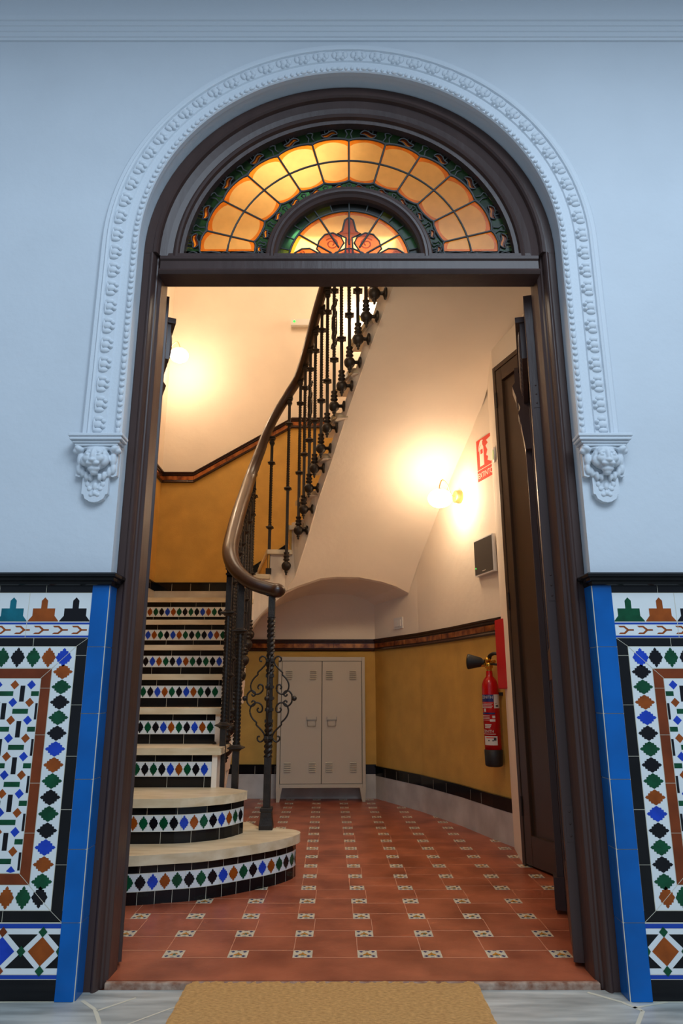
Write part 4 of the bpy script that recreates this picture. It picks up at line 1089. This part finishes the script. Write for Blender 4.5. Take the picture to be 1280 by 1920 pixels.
# wall lamps
def wall_lamp(base, n, globe, label, z=None):
    t = thing('wall_lamp', label, 'lamp', tuple(base), 'globe wall lamps'); base = Vector(base); n = Vector(n); g = Vector(globe)
    mb = MB(); mb.lathe([(.050, 0), (.050, .020), (.046, .024), (.046, .044), (.040, .047)], base, 24, n); mb.build('back_plate', 'gold_metal', t)
    mb = MB(); s0 = base + n * .045; top = g + Vector((0, 0, .066))
    h = (top - s0); mb.tube(catmull([s0, s0 + n * .03 + Vector((0, 0, .012)), s0 + Vector((h.x * .5, h.y * .5, h.z * .5 + .07)), s0 + Vector((h.x * .8, h.y * .8, max(h.z, 0) + .085)), top + Vector((0, 0, .03)) , top], 6), .0045, 8); mb.build('arm', 'gold_metal', t)
    mb = MB(); mb.lathe([(.018, 0), (.018, .012), (.008, .018)], top - Vector((0, 0, .006)), 16); mb.build('cap', 'gold_metal', t)
    mb = MB(); mb.ell(g, (.088, .088, .068), 0, 28, 18); mb.build('globe', 'globe', t)
    return t
o_, d_, n_ = wall_frame(2.56)
wall_lamp(o_ + Vector((0, 0, 2.331)) + n_ * .001, n_, o_ + n_ * .20 + d_ * .07 + Vector((0, 0, 2.285)), 'lit globe lamp on a curved arm on the right wall, beside the red sign')
wall_lamp((XL + .001, 3.68, 4.13), (1, 0, 0), (-1.578, 3.62, 4.07), 'lit globe lamp on a curved arm high on the left stair wall')
wall_lamp((.235, YBW - .001, 4.72), (0, -1, 0), (.235, YBW - .20, 4.70), 'lit globe lamp glimpsed behind the upper balusters')

# extinguisher sign (continues round behind the pier)
sg = thing('fire_sign', 'red and white fire extinguisher sign on the right wall above the lamp', 'sign', (1.0, 2.2, 2.35))
o_, d_, n_ = wall_frame(2.268)
U0, U1, SZ0, SZ1 = 0, .245, 2.355, 2.665
mb = MB(); seg_box(mb, o_, d_, n_, U0 - .003, U1 + .003, .001, .003, SZ0 - .003, SZ1 + .003); mb.build('backing', 'sign_white', sg)
mb = MB(); seg_box(mb, o_, d_, n_, U0, U1, .003, .0042, SZ0 + .085, SZ1); seg_box(mb, o_, d_, n_, U0, U1, .003, .0042, SZ0, SZ0 + .080); mb.build('red_panel', 'sign_red', sg)
mb = MB()
def sp(pts, v=.0050): mb.poly([tuple(o_ + d_ * (U0 + a) + n_ * v + Vector((0, 0, SZ0 + b))) for a, b in pts])
sp([(.040, .105), (.098, .105), (.098, .24), (.085, .262), (.085, .285), (.095, .288), (.088, .297), (.060, .297), (.050, .29), (.034, .26), (.024, .225), (.030, .223), (.042, .25), (.056, .272), (.058, .262), (.040, .242)])
sp([(.235, .29), (.140, .275), (.160, .25), (.128, .235), (.150, .20), (.130, .165), (.155, .15), (.145, .125), (.185, .105), (.235, .105)])
v2, f2 = text_mesh('EXTINTOR', .042, .225)
mb.add([tuple(o_ + d_ * (U0 + .010 + a) + n_ * .0050 + Vector((0, 0, SZ0 + .020 + b * 1.35))) for a, b in v2], f2)
mb.build('pictogram_and_lettering', 'sign_white', sg)
mb = MB(); seg_box(mb, o_, d_, n_, .055, .086, .0050, .0056, SZ0 + .195, SZ0 + .228); mb.build('cylinder_band', 'sign_red', sg)
# pale green marker on the pier
gk = MB(); c = Vector((.9935, 1.775, 2.39)); gk.lathe([(.052, 0), (.052, .006), (.044, .010)], c, 20, (-.995, .097, 0)); gk2 = gk
o = gk.build('round_marker', 'white_plastic'); tag(o, 'small round white and green marker half hidden at the closet door frame', 'marker')
gk = MB(); gk.lathe([(.034, .010), (.034, .0115), (.030, .012)], c, 20, (-.995, .097, 0)); gk.build('green_disc', 'green_marker', o)
# wall panel with dark screen
pn = thing('wall_panel', 'square white wall unit with a charcoal front below the red sign', 'panel', (.98, 2.2, 1.66))
o_, d_, n_ = wall_frame(2.335)
mb = MB(); seg_box(mb, o_, d_, n_, 0, .275, .001, .030, 1.680, 1.935); mb.build('case', 'white_plastic', pn, bevel=.010, seg=3)
mb = MB(); seg_box(mb, o_, d_, n_, .007, .268, .030, .0320, 1.689, 1.926); sc_ = mb.build('screen', 'screen', pn, bevel=.001)
mb = MB(); mb.ell(o_ + d_ * .024 + n_ * .0320 + Vector((0, 0, 1.735)), (.004, .004, .005), 0, 8, 6); mb.build('status_light', 'green_led', sc_)
mb = MB(); seg_box(mb, o_, d_, n_, .115, .165, .0320, .0326, 1.703, 1.707); mb.build('maker_mark', 'white_plastic', sc_)
# switch
sw = thing('light_switch', 'small white double light switch on the right wall near the alcove', 'switch', (.5, 3.63, 1.43))
o_, d_, n_ = wall_frame(3.685)
mb = MB(); seg_box(mb, o_, d_, n_, 0, .150, .0005, .010, 1.437, 1.533); mb.build('plate', 'white_plastic', sw, bevel=.002)
for u in (.026, .078): mb = MB(); seg_box(mb, o_, d_, n_, u, u + .046, .010, .015, 1.457, 1.513); mb.build('rocker', 'white_plastic', sw, bevel=.002)
# red cabinet on the pier/wall end
rb = thing('red_cabinet', 'plain red metal wall cabinet hung above the fire extinguisher', 'cabinet', (.9, 1.9, .91))
o_, d_, n_ = wall_frame(2.20)
bo = Vector((.989, 2.02, 0)); bd = Vector((.10, -.42, 0)).normalized(); bn = Vector((bd.y, -bd.x, 0)); bn = bn if bn.x < 0 else -bn
mb = MB(); seg_box(mb, bo, bd, bn, 0, .34, 0, .005, .925, 1.345); seg_box(mb, bo, bd, bn, 0, .34, -.045, 0, .92, 1.35); mb.build('body', 'red_box', rb, bevel=.004)
mb = MB(); seg_box(mb, bo, bd, bn, .33, .335, .004, .006, 1.08, 1.16); mb.build('latch', 'red_box', rb)
# fire extinguisher
ex = thing('fire_extinguisher', 'red fire extinguisher with black horn and black boot hanging low on the right wall', 'extinguisher', (.90, 2.13, .45))
EX, EY, ER, EZ0, EZ1 = .958, 2.135, .053, .450, 1.02
mb = MB(); mb.lathe([(.010, EZ0 + .09), (ER, EZ0 + .092), (ER, .930), (ER * .96, .950), (ER * .80, .975), (ER * .55, .993), (.022, 1.0), (.020, 1.035)], (EX, EY, 0), 28); cyl = mb.build('cylinder', 'red', ex)
mb = MB(); mb.lathe([(.040, EZ0), (.050, EZ0 + .004), (.055, EZ0 + .012), (.057, EZ0 + .10), (.053, EZ0 + .102)], (EX, EY, 0), 28); mb.build('boot', 'rubber', ex)
va = Vector((-.50, -.40, 0)).normalized()
mb = MB(); mb.lathe([(.018, 1.035), (.018, 1.05), (.026, 1.054), (.026, 1.085), (.016, 1.092), (.016, 1.11)], (EX, EY, 0), 16); mb.ell((EX - .012, EY - .02, 1.105), (.018, .018, .016)); mb.lathe([(.014, 0), (.014, .05)], (EX, EY, 1.075), 12, (-.86, .5, 0)); mb.lathe([(.010, 0), (.010, .07)], (EX, EY, 1.085), 12, (.35, -.93, .1)); mb.build('valve', 'brass', ex)
mb = MB(); mb.lathe([(.018, .028), (.020, .040), (.030, .052), (.047, .125), (.050, .136), (.045, .134)], (EX, EY, 1.088), 24, (-.86, .45, .06)); mb.build('horn', 'rubber', ex)
mb = MB(); hd = Vector((.34, -.94, 0)); c = Vector((EX, EY, 1.10)); mb.tube(catmull([c, c + hd * .02 + Vector((0, 0, .030)), c + hd * .07 + Vector((0, 0, .042)), c + hd * .13 + Vector((0, 0, .034))], 5), .015, 8, 0, False, .7); mb.tube([c + Vector((0, 0, -.02)), c + hd * .12 + Vector((0, 0, -.03))], .008, 8); mb.build('handle', 'rubber', ex)
mb = MB(); seg_box(mb, Vector((EX, EY, 0)), Vector((0, 1, 0)), Vector((1, 0, 0)), -.02, .02, .04, .080, .88, .90); mb.build('wall_bracket', 'iron', ex)
view_a = math.atan2(-2.412 - EY, 0 - EX)
def on_cyl(s, z, off=.0008): a = view_a + s / ER; return (EX + (ER + off) * math.cos(a), EY + (ER + off) * math.sin(a), z)
def lab(s0, s1, z0, z1, m_, off=.0006, nm='label_patch'):
    mb = MB(); n = 8
    lp0 = [on_cyl(lerp(s0, s1, i / n), z0, off) for i in range(n + 1)]; lp1 = [on_cyl(lerp(s0, s1, i / n), z1, off) for i in range(n + 1)]
    mb.loft([lp0, lp1], 0, True, False); return mb.build(nm, m_, cyl)
def txt(body, s0, z, size, width, m_='lab_white', off=.0014):
    v, f = text_mesh(body, size, width); mb = MB(); mb.add([on_cyl(s0 + a, z + b, off) for a, b in v], f); mb.build('lettering', m_, cyl)
lab(-.090, .018, .842, .886, 'lab_blue'); txt('ZENITH', -.068, .862, .026, .080); 
lab(.019, .075, .803, .887, 'lab_white')
for q in range(4): lab(-.08, .010 - .006 * (q % 2), .832 - q * .009, .835 - q * .009, 'lab_white', .001, 'print_line')
lab(-.08, .022, .766, .776, 'lab_blue')
lab(-.052, -.036, .781, .800, 'lab_white'); 
for q in range(4): lab(-.08, -.012, .756 - q * .009, .7585 - q * .009, 'lab_white', .001, 'print_line')
lab(.004, .022, .742, .758, 'lab_white'); lab(-.012, .022, .722, .736, 'lab_white')
for q in range(3): lab(-.05, -.004 - .004 * q, .700 - q * .009, .706 - q * .009, 'lab_white', .001, 'print_line')
txt('ZENITH', -.066, .655, .024, .074); lab(-.07, .02, .645, .648, 'lab_white', .001, 'print_line')
lab(-.06, .030, .580, .634, 'lab_white'); lab(-.045, .012, .622, .627, 'sign_red', .0012, 'print_line'); lab(.006, .022, .608, .626, 'lab_dark', .0012, 'print_block'); lab(-.03, -.020, .604, .611, 'lab_dark', .0012, 'print_block'); lab(-.004, .006, .604, .611, 'lab_dark', .0012, 'print_block')
lab(.03, .036, .83, .835, 'lab_dark', .0012, 'print_block'); lab(.03, .05, .812, .822, 'lab_dark', .0012, 'print_block')
# emergency light on the back wall
el = thing('emergency_light', 'slim white emergency light with a green glow high on the back wall', 'light', (-.43, YBW, 4.6))
mb = MB(); mb.box((-.53, YBW - .05, 4.60), (-.25, YBW, 4.675)); mb.build('case', 'white_plastic', el, bevel=.006)
mb = MB(); mb.lathe([(.012, 0), (.012, .006), (.008, .010)], (-.492, YBW - .05, 4.645), 14, (0, -1, 0)); mb.build('green_lamp', 'green_led', el)

# ================================================================== DOORMAT
mb = MB(); NX, NY = 60, 26
top = []
for j in range(NY + 1):
    row = []
    for i in range(NX + 1):
        x = lerp(-.496, .438, i / NX); y = lerp(-.42, .118, j / NY)
        ed = (i in (0, NX)) or (j in (0, NY))
        row.append((x + random.uniform(-.0022, .0022), y + random.uniform(-.0022, .0022), -.001 + random.uniform(-.0016, .0016) - (.004 if ed else 0)))
    top.append(row)
mb.loft(top, 0, True, False)
rim = top[0] + [r_[-1] for r_ in top[1:]] + top[-1][-2::-1] + [r_[0] for r_ in top[-2:0:-1]]
mb.loft([rim, [(p[0], p[1] - .0, -.0195) for p in rim]], 0, False, True)
tag(mb.build('doormat', 'coir'), 'plain tan coir doormat lying across the doorway threshold', 'doormat')
